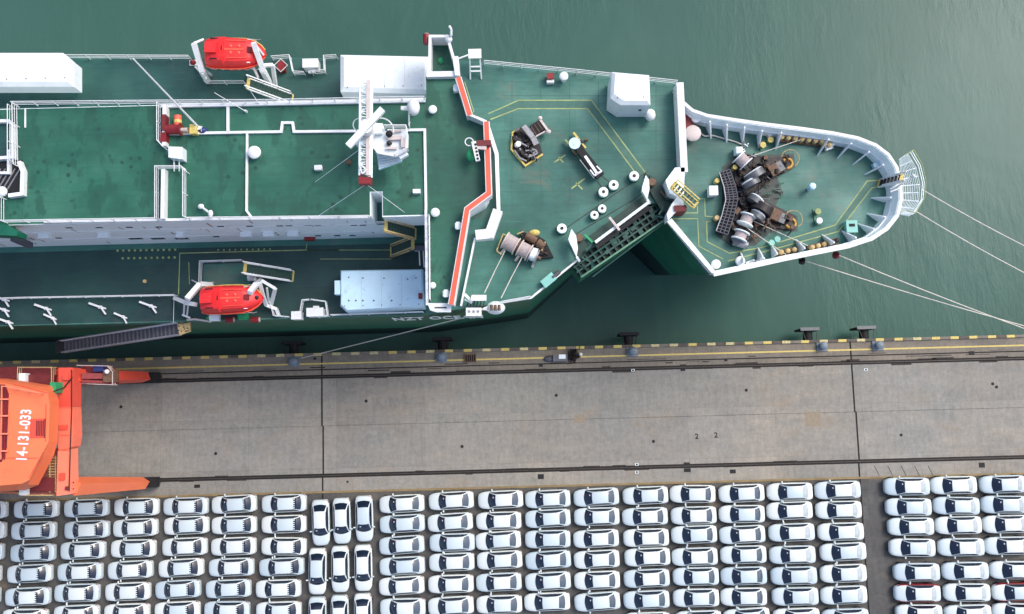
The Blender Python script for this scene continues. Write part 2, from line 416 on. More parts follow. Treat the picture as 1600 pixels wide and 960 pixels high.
# manhole studs and pit covers
for px, py in ((189, 636), (572, 627), (869, 618), (1166, 610), (337, 709), (722, 698), (1021, 690), (1408, 680), (1551, 600), (1557, 605)):
    p = P(px, py); o = MB().cyl((p.x, p.y, -.02), (p.x, p.y, .012), .165, 12).build('drain_cover', black, quay)
for px, py, w, h in ((1067, 572, .62, .3), (1067, 578, .5, .26), (845, 571, .42, .3), (1134, 563, .35, .25), (1518, 552, .6, .4), (1073, 726, .62, .42), (1074, 735, .7, .38), (845, 745, .62, .5), (1145, 737, .6, .4), (1534, 727, .62, .5), (308, 760, .6, .34), (543, 753, .2, .2)):
    p = P(px, py); MB().box(p.x, p.y, 0, w, h, .03).build('pit_cover', black, quay)
for px, py in ((989, 579), (995, 726), (995, 738), (1353, 578)):
    p = P(px, py); MB().box(p.x, p.y, 0, .34, .26, .02).build('marker_plate', wall_w, quay)
    MB().box(p.x, p.y, .005, .2, .18, .03).build('marker_plate', black, quay)
for px, py in ((1086, 686), (1116, 684)):
    p = P(px, py); text_mesh('2', .75, .002, 'painted_number', black, quay, Matrix.Translation((p.x, p.y, .006)))
# diagonal scrape marks on the strip before the right-hand block
mb = MB()
for i in range(5):
    a = P(1366 + i * 21, 728); b = P(1374 + i * 21, 744); mb.sheet(strip(a, b, .06), .004)
mb.build('scrape_mark', slotm, quay)

patch = [plain('repair_patch', c(146, 144, 138), .9, var=.08, sc=3), plain('repair_patch_dark', c(142, 130, 112), .9, var=.1, sc=3)]
for px, py, w, h, m_ in ((1270, 655, 1.6, 1.5, 1), (905, 655, 1.1, .8, 1)):
    p = P(px, py); MB().box(p.x, p.y, .002, w, h, .006).build('repair_patch', patch[m_], quay)
# bollards and fenders along the quay edge
def make_bollard():
    t = thing('mooring_bollard', '', 'bollard')
    MB().box(0, 0, .07, 1.15, 1.1, .14).build('base_plate', bluest, t)
    mb = MB(); mb.cyl((0, 0, .14), (0, 0, .45), .34, 18, .28); mb.build('neck', bluest, t, True)
    mb = MB(); mb.cyl((0, 0, .45), (0, 0, .62), .3, 18, .44); mb.dome((0, 0, .62), .44, .44, .22, 18, 4); mb.build('cap', bluest, t, True)
    return t
def make_fender():
    t = thing('rubber_fender', '', 'fender')
    MB().box(0, 1.15, -1.3, 2.1, .22, 2.0).build('panel', black, t)
    mb = MB(); mb.cyl((-.0, 0, -1.2), (0, 1.1, -1.2), .5, 14); mb.build('buffer', black, t, True)
    for s in (-1, 1):
        MB().tube([(s * .55, -.02, -.1), (s * .8, 1.05, -.35)], .05, 6).build('chain', dark, t)
    MB().box(0, 1.2, -.28, 2.0, .34, .04).build('top_plate', black, t)
    return t
bp, fp = make_bollard(), make_fender()
BL = [(460, 565, 'beneath the ship with a grey rope running to it'), (690, 558, 'opposite the ship name'), (988, 549, 'below the folded bow ramp'), (1284, 541, 'beside the second apron joint, crane side'), (1371, 540, 'nearest the ship bow tip')]
for i, (px, py, lb) in enumerate(BL):
    o = bp if i == 0 else copy_tree(bp); p = P(px, py); o.location = (p.x, p.y, 0); o['label'] = 'blue grey steel bollard ' + lb; o['group'] = 'bollards on the quay edge'
FL = [(455, 'behind the rope-holding bollard'), (690, 'behind the bollard opposite the ship name'), (984, 'behind the bollard below the bow ramp'), (1268, 'behind the bollard beside the apron joint'), (1357, 'behind the bollard nearest the bow tip')]
for i, (px, lb) in enumerate(FL):
    o = fp if i == 0 else copy_tree(fp); p = P(px, 530); o.location = (p.x, EY, 0); o['label'] = 'black rubber fender on the quay face ' + lb; o['group'] = 'fenders on the quay face'
    if i == 3: lit = [ch for ch in o.children if ch.name.startswith('top_plate')][0].data.copy(); lit.materials[0] = steel  # plate colour carries the light: steel where lit, black in shade
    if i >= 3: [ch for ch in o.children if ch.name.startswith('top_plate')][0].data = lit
# odds and ends on the quay edge strip
t = thing('quay_winch_unit', 'grey capstan box with a black chain heap on the quay edge', 'capstan', P(883, 558))
p = P(875, 560); MB().box(p.x, p.y, .25, 1.5, .7, .5).build('housing', steel, t)
p = P(878, 558); MB().box(p.x, p.y, .55, .7, .45, .12).build('lid', wall_w, t)
p = P(858, 561); MB().dome((p.x, p.y, 0), .6, .35, .4).build('cover', gangd, t)
mb = MB(); random.seed(3)
for i in range(46):
    q = P(random.gauss(897, 4.5), random.gauss(556, 5)); mb.torus((q.x, q.y, random.uniform(.05, .35)), .16, .045, 8, 4, random.choice('XYZ'))
mb.build('chain_heap', dark, t)
p = P(907, 554); MB().dome((p.x, p.y, 0), .22, .2, .25).build('float', white, t)
t = thing('steel_grate_box', 'rust brown open grate box set in the quay edge strip', 'grate', P(735, 560))
p = P(735, 560)
mb = MB()
for i in range(6): mb.box(p.x - .55 + .22 * i, p.y, .12, .08, .7, .24)
mb.box(p.x, p.y - .38, .12, 1.3, .08, .24); mb.box(p.x, p.y + .38, .12, 1.3, .08, .24); mb.build('bars', brown, t)
MB().box(p.x, p.y, .02, 1.2, .66, .04).build('pan', black, t)
t = thing('marker_cone', 'small black post with a knob on the quay edge', 'post', P(500, 560))
p = P(493, 561); MB().cyl((p.x, p.y, 0), (p.x, p.y, .5), .1, 8, .06).build('shaft', black, t)
MB().dome((p.x, p.y, .5), .12, .12, .12).build('knob', black, t)

# ================================================================ PARKED CARS
def stations():
    # x, half width, bottom z, shoulder z, centre z
    return [(-2.30, .34, .34, .52, .56), (-2.27, .50, .28, .62, .68), (-2.19, .64, .24, .70, .77), (-2.02, .755, .22, .77, .85), (-1.70, .855, .2, .83, .92), (-1.25, .895, .2, .88, .97),
            (-.5, .905, .2, .91, .98), (.6, .905, .2, .93, 1.0), (1.5, .895, .2, .95, 1.04), (1.95, .86, .22, .96, 1.05), (2.15, .80, .24, .93, 1.01), (2.26, .72, .28, .86, .93), (2.30, .62, .36, .70, .76)]
def body_mesh(mat):
    mb = MB(); rings = []
    for x, w, zb, zs, zc in stations():
        h = [(w * .90, zb), (w, (zb + zs) * .5), (w * .985, zs - .08), (w * .93, zs - .01), (w * .70, zs + (zc - zs) * .62), (w * .35, zc - .006)]
        ring = [Vector((x, y, z)) for y, z in h] + [Vector((x, 0, zc))] + [Vector((x, -y, z)) for y, z in h[::-1]]
        rings.append(ring)
    mb.loft(rings, True, True); return mb.mesh('body', mat, smooth=True)
# cabin: rings from windscreen foot to roof to tailgate foot
CAB = dict(base=(-1.30, 1.92, .80), roof=(-.50, 1.20, .585), zb=.90, zr=1.45)
def cab_prof():
    (x0, x1, w0), (r0, r1, w1), zb, zr = CAB['base'], CAB['roof'], CAB['zb'], CAB['zr']
    return [(x0, zb), (x0 + (r0 - x0) * .5, zb + (zr - zb) * .56), (r0 - .06, zr - .06), (r0 + .12, zr), (.35, zr + .03), (r1 - .15, zr), (r1 + .04, zr - .05), ((r1 + x1) / 2, zb + (zr - zb) * .54), (x1, zb)]
def cab_point(t, u, lift=0):
    pr = cab_prof(); i = min(int(t), len(pr) - 2); f = t - i
    x = pr[i][0] * (1 - f) + pr[i + 1][0] * f; z = pr[i][1] * (1 - f) + pr[i + 1][1] * f
    zb, zr = CAB['zb'], CAB['zr']; q = min(1, (z - zb) / (zr - zb)); w = .80 + (.585 - .80) * q
    bow = .20 * max(0, 1 - t / 3.2) - .16 * max(0, (t - 5.2) / 2.8)
    return Vector((x + bow * u * u - (lift if t < 4 else -lift) * .6, w * u * .985, z + .05 * (1 - u * u) - .02 * abs(u) ** 3 + lift))
def cabin_mesh(mat):
    mb = MB(); rings = []; us = [-1, -.8, -.4, 0, .4, .8, 1]
    for t in range(9):
        ring = [cab_point(t, u) for u in us]
        rings.append([Vector((ring[0].x, -.80, .80))] + ring + [Vector((ring[-1].x, .80, .80))])
    mb.loft(rings, True, True); return mb.mesh('cabin', mat, smooth=True)
def glass(name, mat, t0, t1, u0, u1):
    mb = MB(); rings = []
    for k in range(6):
        f = k / 5; t = t0 + (t1 - t0) * f; w = u0 + (u1 - u0) * f
        rings.append([cab_point(t, -w + 2 * w * i / 8, .022) for i in range(9)])
    mb.loft(rings, False, False); return mb.mesh(name, mat, smooth=True)
zb, zr = CAB['zb'], CAB['zr']
M_body = body_mesh(paint); M_cab = cabin_mesh(paint)
M_ws = glass('windscreen', cglass, .06, 2.35, .95, .90)
M_rg = glass('rear_window', cglass2, 7.65, 5.5, .88, .90)
M_rgd = glass('rear_window', cglass, 7.7, 5.7, .88, .88)
cglass3 = plain('reflecting_rear_glass', c(168, 178, 184), .25, var=.12, sc=2, obj=True)  # pale sky reflection put into the glass colour
M_rgp = glass('rear_window', cglass3, 7.6, 5.6, .86, .88)
M_rgs = glass('rear_window', cglass, 7.8, 6.25, .90, .92)
def side_glass(s):
    mb = MB(); a = [(-1.02, .985), (-.55, 1.30), (-.1, 1.40), (.5, 1.41), (1.05, 1.38), (1.5, 1.16), (1.62, .99)]
    up = []; lo = []
    for x, z in a:
        f = (z - zb) / (zr - zb); up.append(Vector((x, s * (.80 + (.585 - .80) * f + .012), z - .01))); f = (.975 - zb) / (zr - zb)
        lo.append(Vector((x, s * (.80 + (.585 - .80) * f + .03), .975)))
    mb.loft([lo, up], False, False); return mb.mesh('side_window', cglass)
M_sg = {1: side_glass(1), -1: side_glass(-1)}
def mirror(s, mat):
    mb = MB(); mb.dome((-.83, s * 1.0, 1.0), .09, .13, .09, 8, 2, True); mb.box(-.83, s * .9, .98, .08, .12, .05); return mb.mesh('mirror', mat, smooth=True)
M_mi = {1: mirror(1, paint), -1: mirror(-1, paint)}
M_wh = MB().cyl((0, -.11, 0), (0, .11, 0), .32, 14).mesh('wheel', black)
M_rim = MB().cyl((0, -.125, 0), (0, .125, 0), .2, 10).mesh('rim', steel)
def lamp(s, x, mat, nm):
    mb = MB(); q = .64
    if x < 0: mb.loft([[Vector((-2.2, s * .50, .60)), Vector((-2.2, s * .50, .70))], [Vector((-2.08, s * .72, .62)), Vector((-2.10, s * .70, .755))], [Vector((-1.86, s * .855, .66)), Vector((-1.86, s * .83, .80))]], False, False)
    else: mb.loft([[Vector((2.30, s * .45, .72)), Vector((2.285, s * .45, .92))], [Vector((2.22, s * .76, .72)), Vector((2.20, s * .72, .93))], [Vector((2.0, s * .87, .74)), Vector((1.98, s * .83, .97))]], False, False)
    return mb.mesh(nm, mat)
M_hl = {s: lamp(s, -1, lampm, 'headlight') for s in (1, -1)}
M_tl = {s: lamp(s, 1, taillm, 'tail_light') for s in (1, -1)}
mb = MB().box(0, 0, 0, .11, .14, .006); M_st = mb.mesh('windscreen_sticker', film)
M_sl = MB().box(0, 0, 0, .16, .10, .03).mesh('spoiler_slot', paint)
M_bk = MB().box(0, 0, 0, .26, 1.06, .02).mesh('spoiler_band', cglass)
def redside(s):
    mb = MB(); rings = []
    for x, w, zb_, zs, zc in stations()[3:11]:
        rings.append([Vector((x, s * (w * .9 + .015), zb_)), Vector((x, s * (w + .015), (zb_ + zs) * .5)), Vector((x, s * (w * .985 + .015), zs - .08)), Vector((x, s * (w * .93 + .01), zs + .003)), Vector((x, s * w * .885, zs + .022))])
    mb.loft(rings, False, False); return mb.mesh('side_panel', carred, smooth=True)
M_red = {s: redside(s) for s in (1, -1)}
def make_car(kind):
    t = thing('parked_car', '', 'car')
    rd = kind == 'red'
    link('body', M_body, t); link('cabin', M_cab, t)
    link('windscreen', M_ws, t)
    if kind == 'slot':
        link('rear_window', M_rgs, t); link('spoiler_band', M_bk, t, (1.26, 0, 1.475)); [link('spoiler_slot', M_sl, t, (1.19, y, 1.49)) for y in (-.42, -.21, 0, .21, .42)]
    elif kind == 'sedan': link('rear_window', M_rgd, t)
    elif kind in ('pale', 'red'): link('rear_window', M_rgp, t)
    else: link('rear_window', M_rg, t)
    for s in (1, -1):
        link('side_window', M_sg[s], t); link('mirror', M_mi[s], t); link('headlight', M_hl[s], t); link('tail_light', M_tl[s], t)
        for x in (-1.42, 1.38):
            w = link('wheel', M_wh, t, (x, s * .82, .32)); link('rim', M_rim, w)
    if rd: [link('side_panel', M_red[s], t) for s in (1, -1)]
    link('windscreen_sticker', M_st, t, (-.72, .30, 1.455)).rotation_euler = (0, R(-30), 0)
    return t
PROTO = {}
ORD = ['first', 'second', 'third', 'fourth', 'fifth', 'sixth', 'seventh', 'eighth', 'ninth', 'tenth']
def car(kind, px, py, head, label, group):
    if kind in PROTO: o = copy_tree(PROTO[kind])
    else: o = PROTO[kind] = make_car(kind)
    q = P(px, py, .8); o.location = (q.x + random.gauss(0, .05), q.y + random.gauss(0, .025), 0); o.rotation_euler = (0, 0, head + R(random.gauss(0, .8)))
    o['label'] = label; o['group'] = group
random.seed(11)
LEFT = [  # columns of the block under the crane: (x,y) per car
    [(-24, 798), (-27, 829), (-31, 863), (-34, 898), (-38, 932)],
    [(55.6, 797), (52, 829), (50, 864), (45, 897), (42, 932), (39, 966)],
    [(134, 794), (132, 828), (129.5, 860), (124, 894), (120, 927), (117, 960)],
    [(212.5, 793), (210, 825), (207, 857.5), (202, 891), (199, 925), (197, 958)],
    [(290, 791), (290, 822), (287, 855), (282, 888), (277.5, 921), (276, 955)],
    [(366, 789), (365, 821), (365, 854), (360, 887), (355, 920), (353, 954)],
    [(444, 787), (442, 819), (442.5, 854), (439, 887), (435, 920), (433, 955)]]
for ci, colm in enumerate(LEFT):
    k = 6 - ci
    for ri, (x, y) in enumerate(colm):
        lb = f'white car with slotted black rear band, {ORD[ri]} row, {ORD[k]} column craneward of nose-down cars' if False else f'slotted-tail white car, {ORD[ri]} from the quay, {ORD[k]} column craneward of the crosswise cars'
        car('slot', x, y, R(.6), lb, 'white cars parked below the crane')
VERT = [[(500, 817), (534.6, 814), (568, 811)], [(497.5, 893), (532, 890), (567, 888)], [(496, 970), (531, 967), (566, 965)]]
for ri, row in enumerate(VERT):
    for k, (x, y) in enumerate(row):
        car('sedan', x, y, R(90 + (0.6 if k else -.5)), f'white saloon parked crosswise, {ORD[k]} abreast counting from the crane, {ORD[ri]} rank from quay', 'white cars parked crosswise')
MID = [[(628, 787), (628, 819.5), (628, 851), (628, 884), (628.5, 917), (628.5, 949.5)],
       [(705, 782), (705, 816), (705, 847.5), (705, 879), (705, 912.5), (705, 947.5)],
       [(780.5, 781), (780, 814), (780, 845), (780, 876), (780, 910), (781, 944)],
       [(856, 780), (855, 810.5), (855, 842.5), (856, 875), (856, 909), (856.6, 941)],
       [(932.5, 777), (932, 808), (932, 841), (932, 874), (933, 907.5), (934, 940)],
       [(1008, 774.5), (1008, 807.5), (1010, 840), (1010.5, 871), (1011, 904), (1011, 937.5), (1012, 971)],
       [(1083.5, 772.5), (1084.5, 805.5), (1085, 836), (1086, 870), (1087, 901), (1089, 934), (1091, 969)],
       [(1158, 771), (1159, 803), (1161, 836), (1163, 867.5), (1163, 900), (1164, 932.5), (1167, 966)],
       [(1234.7, 768), (1235, 799), (1238, 832.5), (1240, 867), (1241, 900), (1243, 932), (1244, 965)],
       [(1310.6, 766), (1312, 797.5), (1314, 831), (1317, 862.5), (1319, 896), (1320, 930), (1321, 965)]]
for k, colm in enumerate(MID):
    for ri, (x, y) in enumerate(colm):
        car('pale' if k >= 8 else 'hatch', x, y, R(1.6 if k < 5 else 2.0 - .2 * k), f'white car, {ORD[ri]} from the quay, {ORD[k]} column bowward of the crosswise cars', 'white cars in the middle block')
RIGHT = [[(1416, 761), (1420.6, 792.5), (1424, 823), (1425, 856), (1432, 894), (1434, 927), (1437, 960)],
         [(1491, 759), (1494.6, 791), (1499, 821), (1501.5, 855.5), (1509, 892.5), (1511, 926), (1514, 960)],
         [(1567, 757.5), (1570, 789), (1573, 819), (1576, 853), (1583, 891), (1587, 925), (1589, 957)]]
for k, colm in enumerate(RIGHT):
    for ri, (x, y) in enumerate(colm):
        rd = ri == 5 and k in (0, 2)
        car('red' if rd else 'pale', x, y, R(-.6), (f'dark red car under white film, {ORD[ri]} from the quay, {ORD[k]} column past the empty lane' if rd else
            f'white car, {ORD[ri]} from the quay, {ORD[k]} column past the empty lane'), 'white cars past the empty lane')
#SHIP#
# ================================================================ THE SHIP
SHIP = thing('cargo_ship', 'green decked cargo ship with white deckhouse moored along the quay', 'ship', P(600, 290, 0))
TOPZ = 17.75
# outline of the bow bulwark's top edge (clockwise from the port break of the foredeck)
bow_px = [(1060, 147), (1067, 160), (1082, 173), (1105, 181), (1150, 188), (1200, 195), (1250, 201), (1300, 208), (1340, 216), (1368, 227), (1388, 242), (1401, 262), (1407, 286), (1408, 312), (1402, 338), (1386, 358), (1362, 374), (1325, 386), (1280, 395), (1230, 405), (1180, 416), (1115, 430)]
bow_top = PP(bow_px, TOPZ)
cyl_ = P(1200, 300, ZD).y
def inward(p, k): return Vector((p.x - (.45 if p.x > P(1360, 290, ZD).x else .15) * k, p.y + (k if p.y < cyl_ else -k) * .3, ZD))
bow_deck = [inward(p, 1) for p in bow_top]
STX = -76.0
yp = P(300, 89, ZD).y; ys = P(300, 503, ZD).y
port_line = [Vector((STX, yp + .1, ZD))] + PP([(110, 89), (420, 90), (740, 95), (900, 111), (1057, 128)], ZD)
stbd_line = PP([(1042, 346), (1036, 318), (1012, 318), (928, 381), (906, 404), (830, 466), (780, 474), (660, 492), (500, 497), (290, 503)], ZD) + [Vector((STX, ys + .1, ZD))]
deckpoly = port_line + bow_deck + stbd_line
# hull side lofted down to the water, drawn in under the bow
yc = P(1380, 292, ZD).y
x0f, x1f = P(860, 300, ZD).x, P(1408, 300, ZD).x
def low(p, z):
    t = (ZD - z) / (ZD - ZW); f = max(0, min(1, (p.x - x0f) / (x1f - x0f)))
    k = 1 - t * (.02 + .74 * f ** .85); return Vector((p.x - t * 7.5 * f ** 2, yc + (p.y - yc) * k, z))
lv = [ZD, 12.5, 9, 5, 1, ZW - 1]
n = len(deckpoly)
for nm, zs, m_ in (('hull', [ZD, 12.5, 9, 3], hull_m), ('shaded_lower_hull', [3, 1, ZW, ZW - 1], plain('shaded_hull_black_green', c(14, 34, 34), .4, var=.2, sc=.5))):  # lower hull near black: shade of the quay gap put into its colour
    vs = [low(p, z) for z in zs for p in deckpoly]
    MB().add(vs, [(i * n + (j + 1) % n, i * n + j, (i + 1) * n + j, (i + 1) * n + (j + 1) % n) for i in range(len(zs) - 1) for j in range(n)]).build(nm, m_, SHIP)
inset = [Vector((p.x, p.y, ZD)) for p in deckpoly]
MB().prism(inset, ZD - .3, ZD + .01).build('main_deck', deck_m, SHIP)
# shade of the two lower side decks, put into darker greens
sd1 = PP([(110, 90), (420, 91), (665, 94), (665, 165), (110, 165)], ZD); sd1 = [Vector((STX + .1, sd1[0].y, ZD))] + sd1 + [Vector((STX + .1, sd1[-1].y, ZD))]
MB().sheet(sd1, ZD + .014).build('port_deck_shaded', side_m, SHIP)
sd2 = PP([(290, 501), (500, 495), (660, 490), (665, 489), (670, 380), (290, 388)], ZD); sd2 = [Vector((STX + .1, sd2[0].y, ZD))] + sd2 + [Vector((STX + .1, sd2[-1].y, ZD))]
MB().sheet(sd2, ZD + .014).build('starboard_deck_shaded', side_shaded, SHIP)
# white sheer strake line at the deck edge
for nm, pts in (('sheer_strip', PP([(740, 489), (780, 474), (830, 466), (906, 404)], ZD)), ('sheer_strip', PP([(1042, 346), (1115, 430)], ZD + 1.15))):
    mb = MB(); band(mb, pts, .17, pts[0].z, pts[0].z + .3); mb.build(nm, white, SHIP)
# bow bulwark: inner and outer wall with a cap, frames along the inside
out = [Vector((p.x, p.y, ZD)) for p in bow_deck]
mb = MB(); m = len(bow_top); inn_t = [p + (Vector((p.x - .05, p.y, p.z)) - p) for p in bow_top]
def shift(p, k): v = Vector((p.x - P(1200, 292, ZD).x, (p.y - yc) * 2.2, 0)).normalized(); return Vector((p.x - v.x * k, p.y - v.y * k, p.z))
L0 = [Vector((p.x, p.y, ZD)) for p in bow_deck]; L1 = list(bow_top); L2 = [shift(p, .22) for p in bow_top]; L3 = [shift(p, .14) for p in L0]
vs = L0 + L1 + L2 + L3
mb.add(vs, [(a * m + i, a * m + i + 1, ((a + 1) % 4) * m + i + 1, ((a + 1) % 4) * m + i) for a in range(4) for i in range(m - 1)])
bw = mb.build('bulwark', wall_w, SHIP)
mb = MB(); band(mb, bow_top, .27, TOPZ, TOPZ + .07); mb.build('bulwark_cap', white, bw)
mb = MB(); band(mb, [a.lerp(b, .5) + Vector((0, 0, 0)) for a, b in zip([shift(q, .25) for q in L1], [shift(q, .2) for q in L0])], .12, ZD + .85, ZD + .93); mb.build('stiffener', boxw, bw)
FR = [(1110, 180, 1), (1137, 185, 1), (1165, 189, 1), (1193, 194, 1), (1224, 197, 1), (1300, 208, 1), (1336, 215, 1), (1370, 229, 1), (1393, 250, 1), (1406, 315, 1), (1396, 347, 1), (1373, 367, 1), (1344, 381, 1), (1309, 389, 1), (1262, 398, 1), (1218, 407, 1), (1195, 412, 1), (1165, 419, 1)]
mb = MB().add([(0, -.06, 0), (1.2, -.06, 0), (.75, -.06, .75), (.14, -.06, 1.7), (0, -.06, 1.7), (0, .06, 0), (1.2, .06, 0), (.75, .06, .75), (.14, .06, 1.7), (0, .06, 1.7)],
    [(0, 1, 2, 3, 4), (9, 8, 7, 6, 5), (0, 5, 6, 1), (1, 6, 7, 2), (2, 7, 8, 3), (3, 8, 9, 4), (4, 9, 5, 0)])
me = mb.mesh('frame_bracket', boxw)
for x, y, _ in FR:
    t = P(x, y, TOPZ); q = shift(inward(t, 1), .22); v = Vector((P(1200, 292, ZD).x - t.x, (yc - t.y) * 2.2)).normalized()
    inst('frame_bracket', me, bw, (q.x, q.y, ZD + .01), math.atan2(v.y, v.x))
# cross wall between foredeck and forecastle
mb = MB(); a = P(1057, 140, ZD); b = P(1060, 277, ZD); mb.box((a.x + b.x) / 2 + .1, (a.y + b.y) / 2, ZD + .9, .62, abs(a.y - b.y), 1.8)
cw = mb.build('cross_bulwark', white, SHIP)
me = MB().box(-.16, 0, .8, .22, .1, 1.6).mesh('stiffener', boxw)
for y in (145, 168, 192, 215, 240, 262): q = P(1056, y, ZD); inst('stiffener', me, cw, (a.x - .16 + (y - 130) * .003, q.y, ZD + .01))
mb = MB(); pl = PP([(1055, 262), (1040, 282), (1046, 302), (1058, 308), (1050, 318), (1042, 335), (1044, 345), (1052, 335), (1068, 322), (1070, 262)], ZD + 1.8)
mb.prism(pl, ZD + .02, ZD + 1.8); mb.build('ramp_side_pillar', wall_w, SHIP)
# low bulwark on the notch edge
mb = MB(); band(mb, PP([(1044, 347), (1112, 429)], ZD), .3, ZD + .01, ZD + 1.1); mb.build('notch_bulwark', white, SHIP)

# ---- deckhouse
hx0 = STX + .5
hy1 = P(300, 163, ZR).y; hy0 = P(300, 345, ZR).y; hxr = P(579, 300, ZR).x; hx2 = P(668, 300, ZR).x
xm, xn = P(641, 300, ZD + 3).x, P(597, 300, ZR).x; ZL = 21.4
dh = MB().prism([(hx0, hy0), (xm, hy0), (xm, hy0 + 2.5), (hx2, hy0 + 2.5), (hx2, hy1), (hx0, hy1)], ZD + .015, ZL).prism([(hx0, hy0 - .002), (hxr, hy0 - .002), (hxr, hy0 + 1.9), (xn, hy0 + 1.9), (xn, hy0 - .1), (hx2, hy0 - .1), (hx2, hy1), (hx0, hy1)], ZL + .001, ZR).build('deckhouse', wall_w, SHIP)
MB().prism([(hx0 + .06, hy0 + .06), (hxr - .06, hy0 + .06), (hxr - .06, hy0 + 1.96), (xn + .06, hy0 + 1.96), (xn + .06, hy0 + .0), (hx2, hy0 + .0), (hx2, hy1 - .06), (hx0 + .06, hy1 - .06)], ZR + .002, ZR + .03).build('roof', roof_m, dh)
MB().box((hxr + xn) / 2, hy0 + .95, ZL + .02, xn - hxr - .02, 1.86, .03).build('landing', deck_m, dh)
railing([Vector((hxr + .1, hy0 + .08, ZL + .03)), Vector((xn - .1, hy0 + .08, ZL + .03))], SHIP, 1.0, gap=.8)
win = MB().box(0, -.012, 0, .52, .03, .36).mesh('window', glassd); winf = MB().box(0, -.006, 0, .66, .02, .5).mesh('window_frame', white)
wl = MB().box(0, -.012, 0, 1.15, .03, .55).mesh('window', glassd)
for x in (108, 155, 202, 248, 345, 390, 437, 452, 482, 497, 553, 567): q = PY(x, 356 - (x - 100) * .009, hy0); inst('window_frame', winf, dh, q); inst('window', win, dh, q)
for x in (92, 338, 497, 527, 551): q = PY(x, 372 - (x - 100) * .009, hy0); inst('window', win, dh, q)
for x in (212, 247, 284): q = PY(x, 373, hy0); inst('window', wl, dh, q)
for x in (70, 163, 282, 385, 420, 458): q = PY(x, 366 - (x - 100) * .009, hy0); MB().box(q.x, q.y - .2, q.z, .9 if x != 282 else .6, .4, .5).build('wall_locker', boxw, dh)
q = PY(484, 371, hy0); MB().box(q.x, q.y - .15, q.z, .9, .3, .45).build('fire_locker', dred, dh)
mb = MB()
for z in (ZD + 3, ZD + 6): mb.box((hx0 + hxr) / 2, hy0 - .03, z, hxr - hx0 - .1, .05, .08)
mb.build('wall_seam', white, dh)
# roof coamings and pipes (white lines)
def coam(px, w=.2, h=.22, z=ZR + .03, par=None, m=white):
    mb = MB(); band(mb, PP(px, z), w, z, z + h); return mb.build('coaming', m, par or SHIP)
coam([(262, 210), (440, 207), (442, 193), (458, 193), (460, 207), (566, 206)]); coam([(606, 205), (664, 204), (666, 330)])
coam([(357, 168), (357, 207)]); coam([(387, 210), (386, 330), (395, 342)], .16)
coam([(250, 167), (665, 158)], .3, .25); coam([(70, 347), (578, 340)], .2, .2)
coam([(666, 330), (668, 478)], .18, .5); coam([(40, 170), (40, 200)], .1, .1)
# white column of the little roof house (open trench with rails)
mb = MB(); a, b = P(262, 168, ZR), P(263, 345, ZR)
mb.box(a.x, (P(262, 268, ZR).y + b.y) / 2, ZR + .4, .28, P(262, 268, ZR).y - b.y, .75)
mb.box(a.x + .02, (a.y + P(262, 232, ZR).y) / 2, ZR + .4, .28, a.y - P(262, 232, ZR).y, .75); mb.build('trench_wall', white, SHIP)
q = P(273, 239, ZR + 1); MB().prism(PP([(263, 229), (285, 230), (285, 249), (263, 246)], ZR + 1), ZR + .03, ZR + 1).build('roof_locker', boxw, SHIP)
MB().tube(PP([(272, 249), (272, 268)], ZR + .5), .05).tube(PP([(280, 249), (280, 268)], ZR + .5), .05).build('vent_pipe', white, SHIP)
railing(PP([(250, 345), (250, 265), (290, 265), (296, 272)], ZR + .03), SHIP, 1.1)
railing(PP([(293, 270), (293, 342), (300, 345)], ZR + .03), SHIP, 1.1)
railing(PP([(253, 167), (253, 225), (262, 235)], ZR + .03), SHIP, 1.1)
# railings of the roof edges and decks
railing(PP([(28, 166), (250, 164), (420, 163), (560, 160), (664, 158)], ZR + .03), SHIP, 1.1)
railing(PP([(12, 349), (250, 345)], ZR + .03), SHIP, 1.1); railing(PP([(300, 344), (578, 341)], ZR + .03), SHIP, 1.0, gap=2.4)
railing(PP([(30, 168), (32, 262)], ZR + .03), SHIP, 1.1); railing(PP([(23, 170), (23, 255)], ZR + .03), SHIP, 1.1)
railing([Vector((STX, yp - .1, ZD))] + PP([(110, 93), (300, 94)], ZD), SHIP, 1.1)
railing(PP([(428, 95), (456, 93), (461, 118), (478, 119)], ZD), SHIP, 1.1); railing(PP([(490, 118), (510, 116), (509, 94), (528, 93)], ZD), SHIP, 1.1)
railing(PP([(757, 102), (900, 116), (1055, 133)], ZD), SHIP, 1.15)
railing([Vector((STX, P(150, 466, ZD).y, ZD))] + PP([(50, 467), (278, 463)], ZD), SHIP, 1.1)
railing(PP([(317, 448), (318, 411), (382, 409)], ZD), SHIP, 1.1); railing(PP([(325, 133), (385, 133)], ZD), SHIP, 1.1)
railing(PP([(425, 468), (432, 495), (455, 497)], ZD), SHIP, 1.1); railing(PP([(472, 495), (476, 471), (486, 470)], ZD), SHIP, 1.1); railing(PP([(500, 497), (515, 495), (512, 473), (490, 470)], ZD), SHIP, 1.1)
railing(PP([(520, 494), (662, 489)], ZD), SHIP, 1.1); railing(PP([(784, 473), (828, 465)], ZD), SHIP, .9)
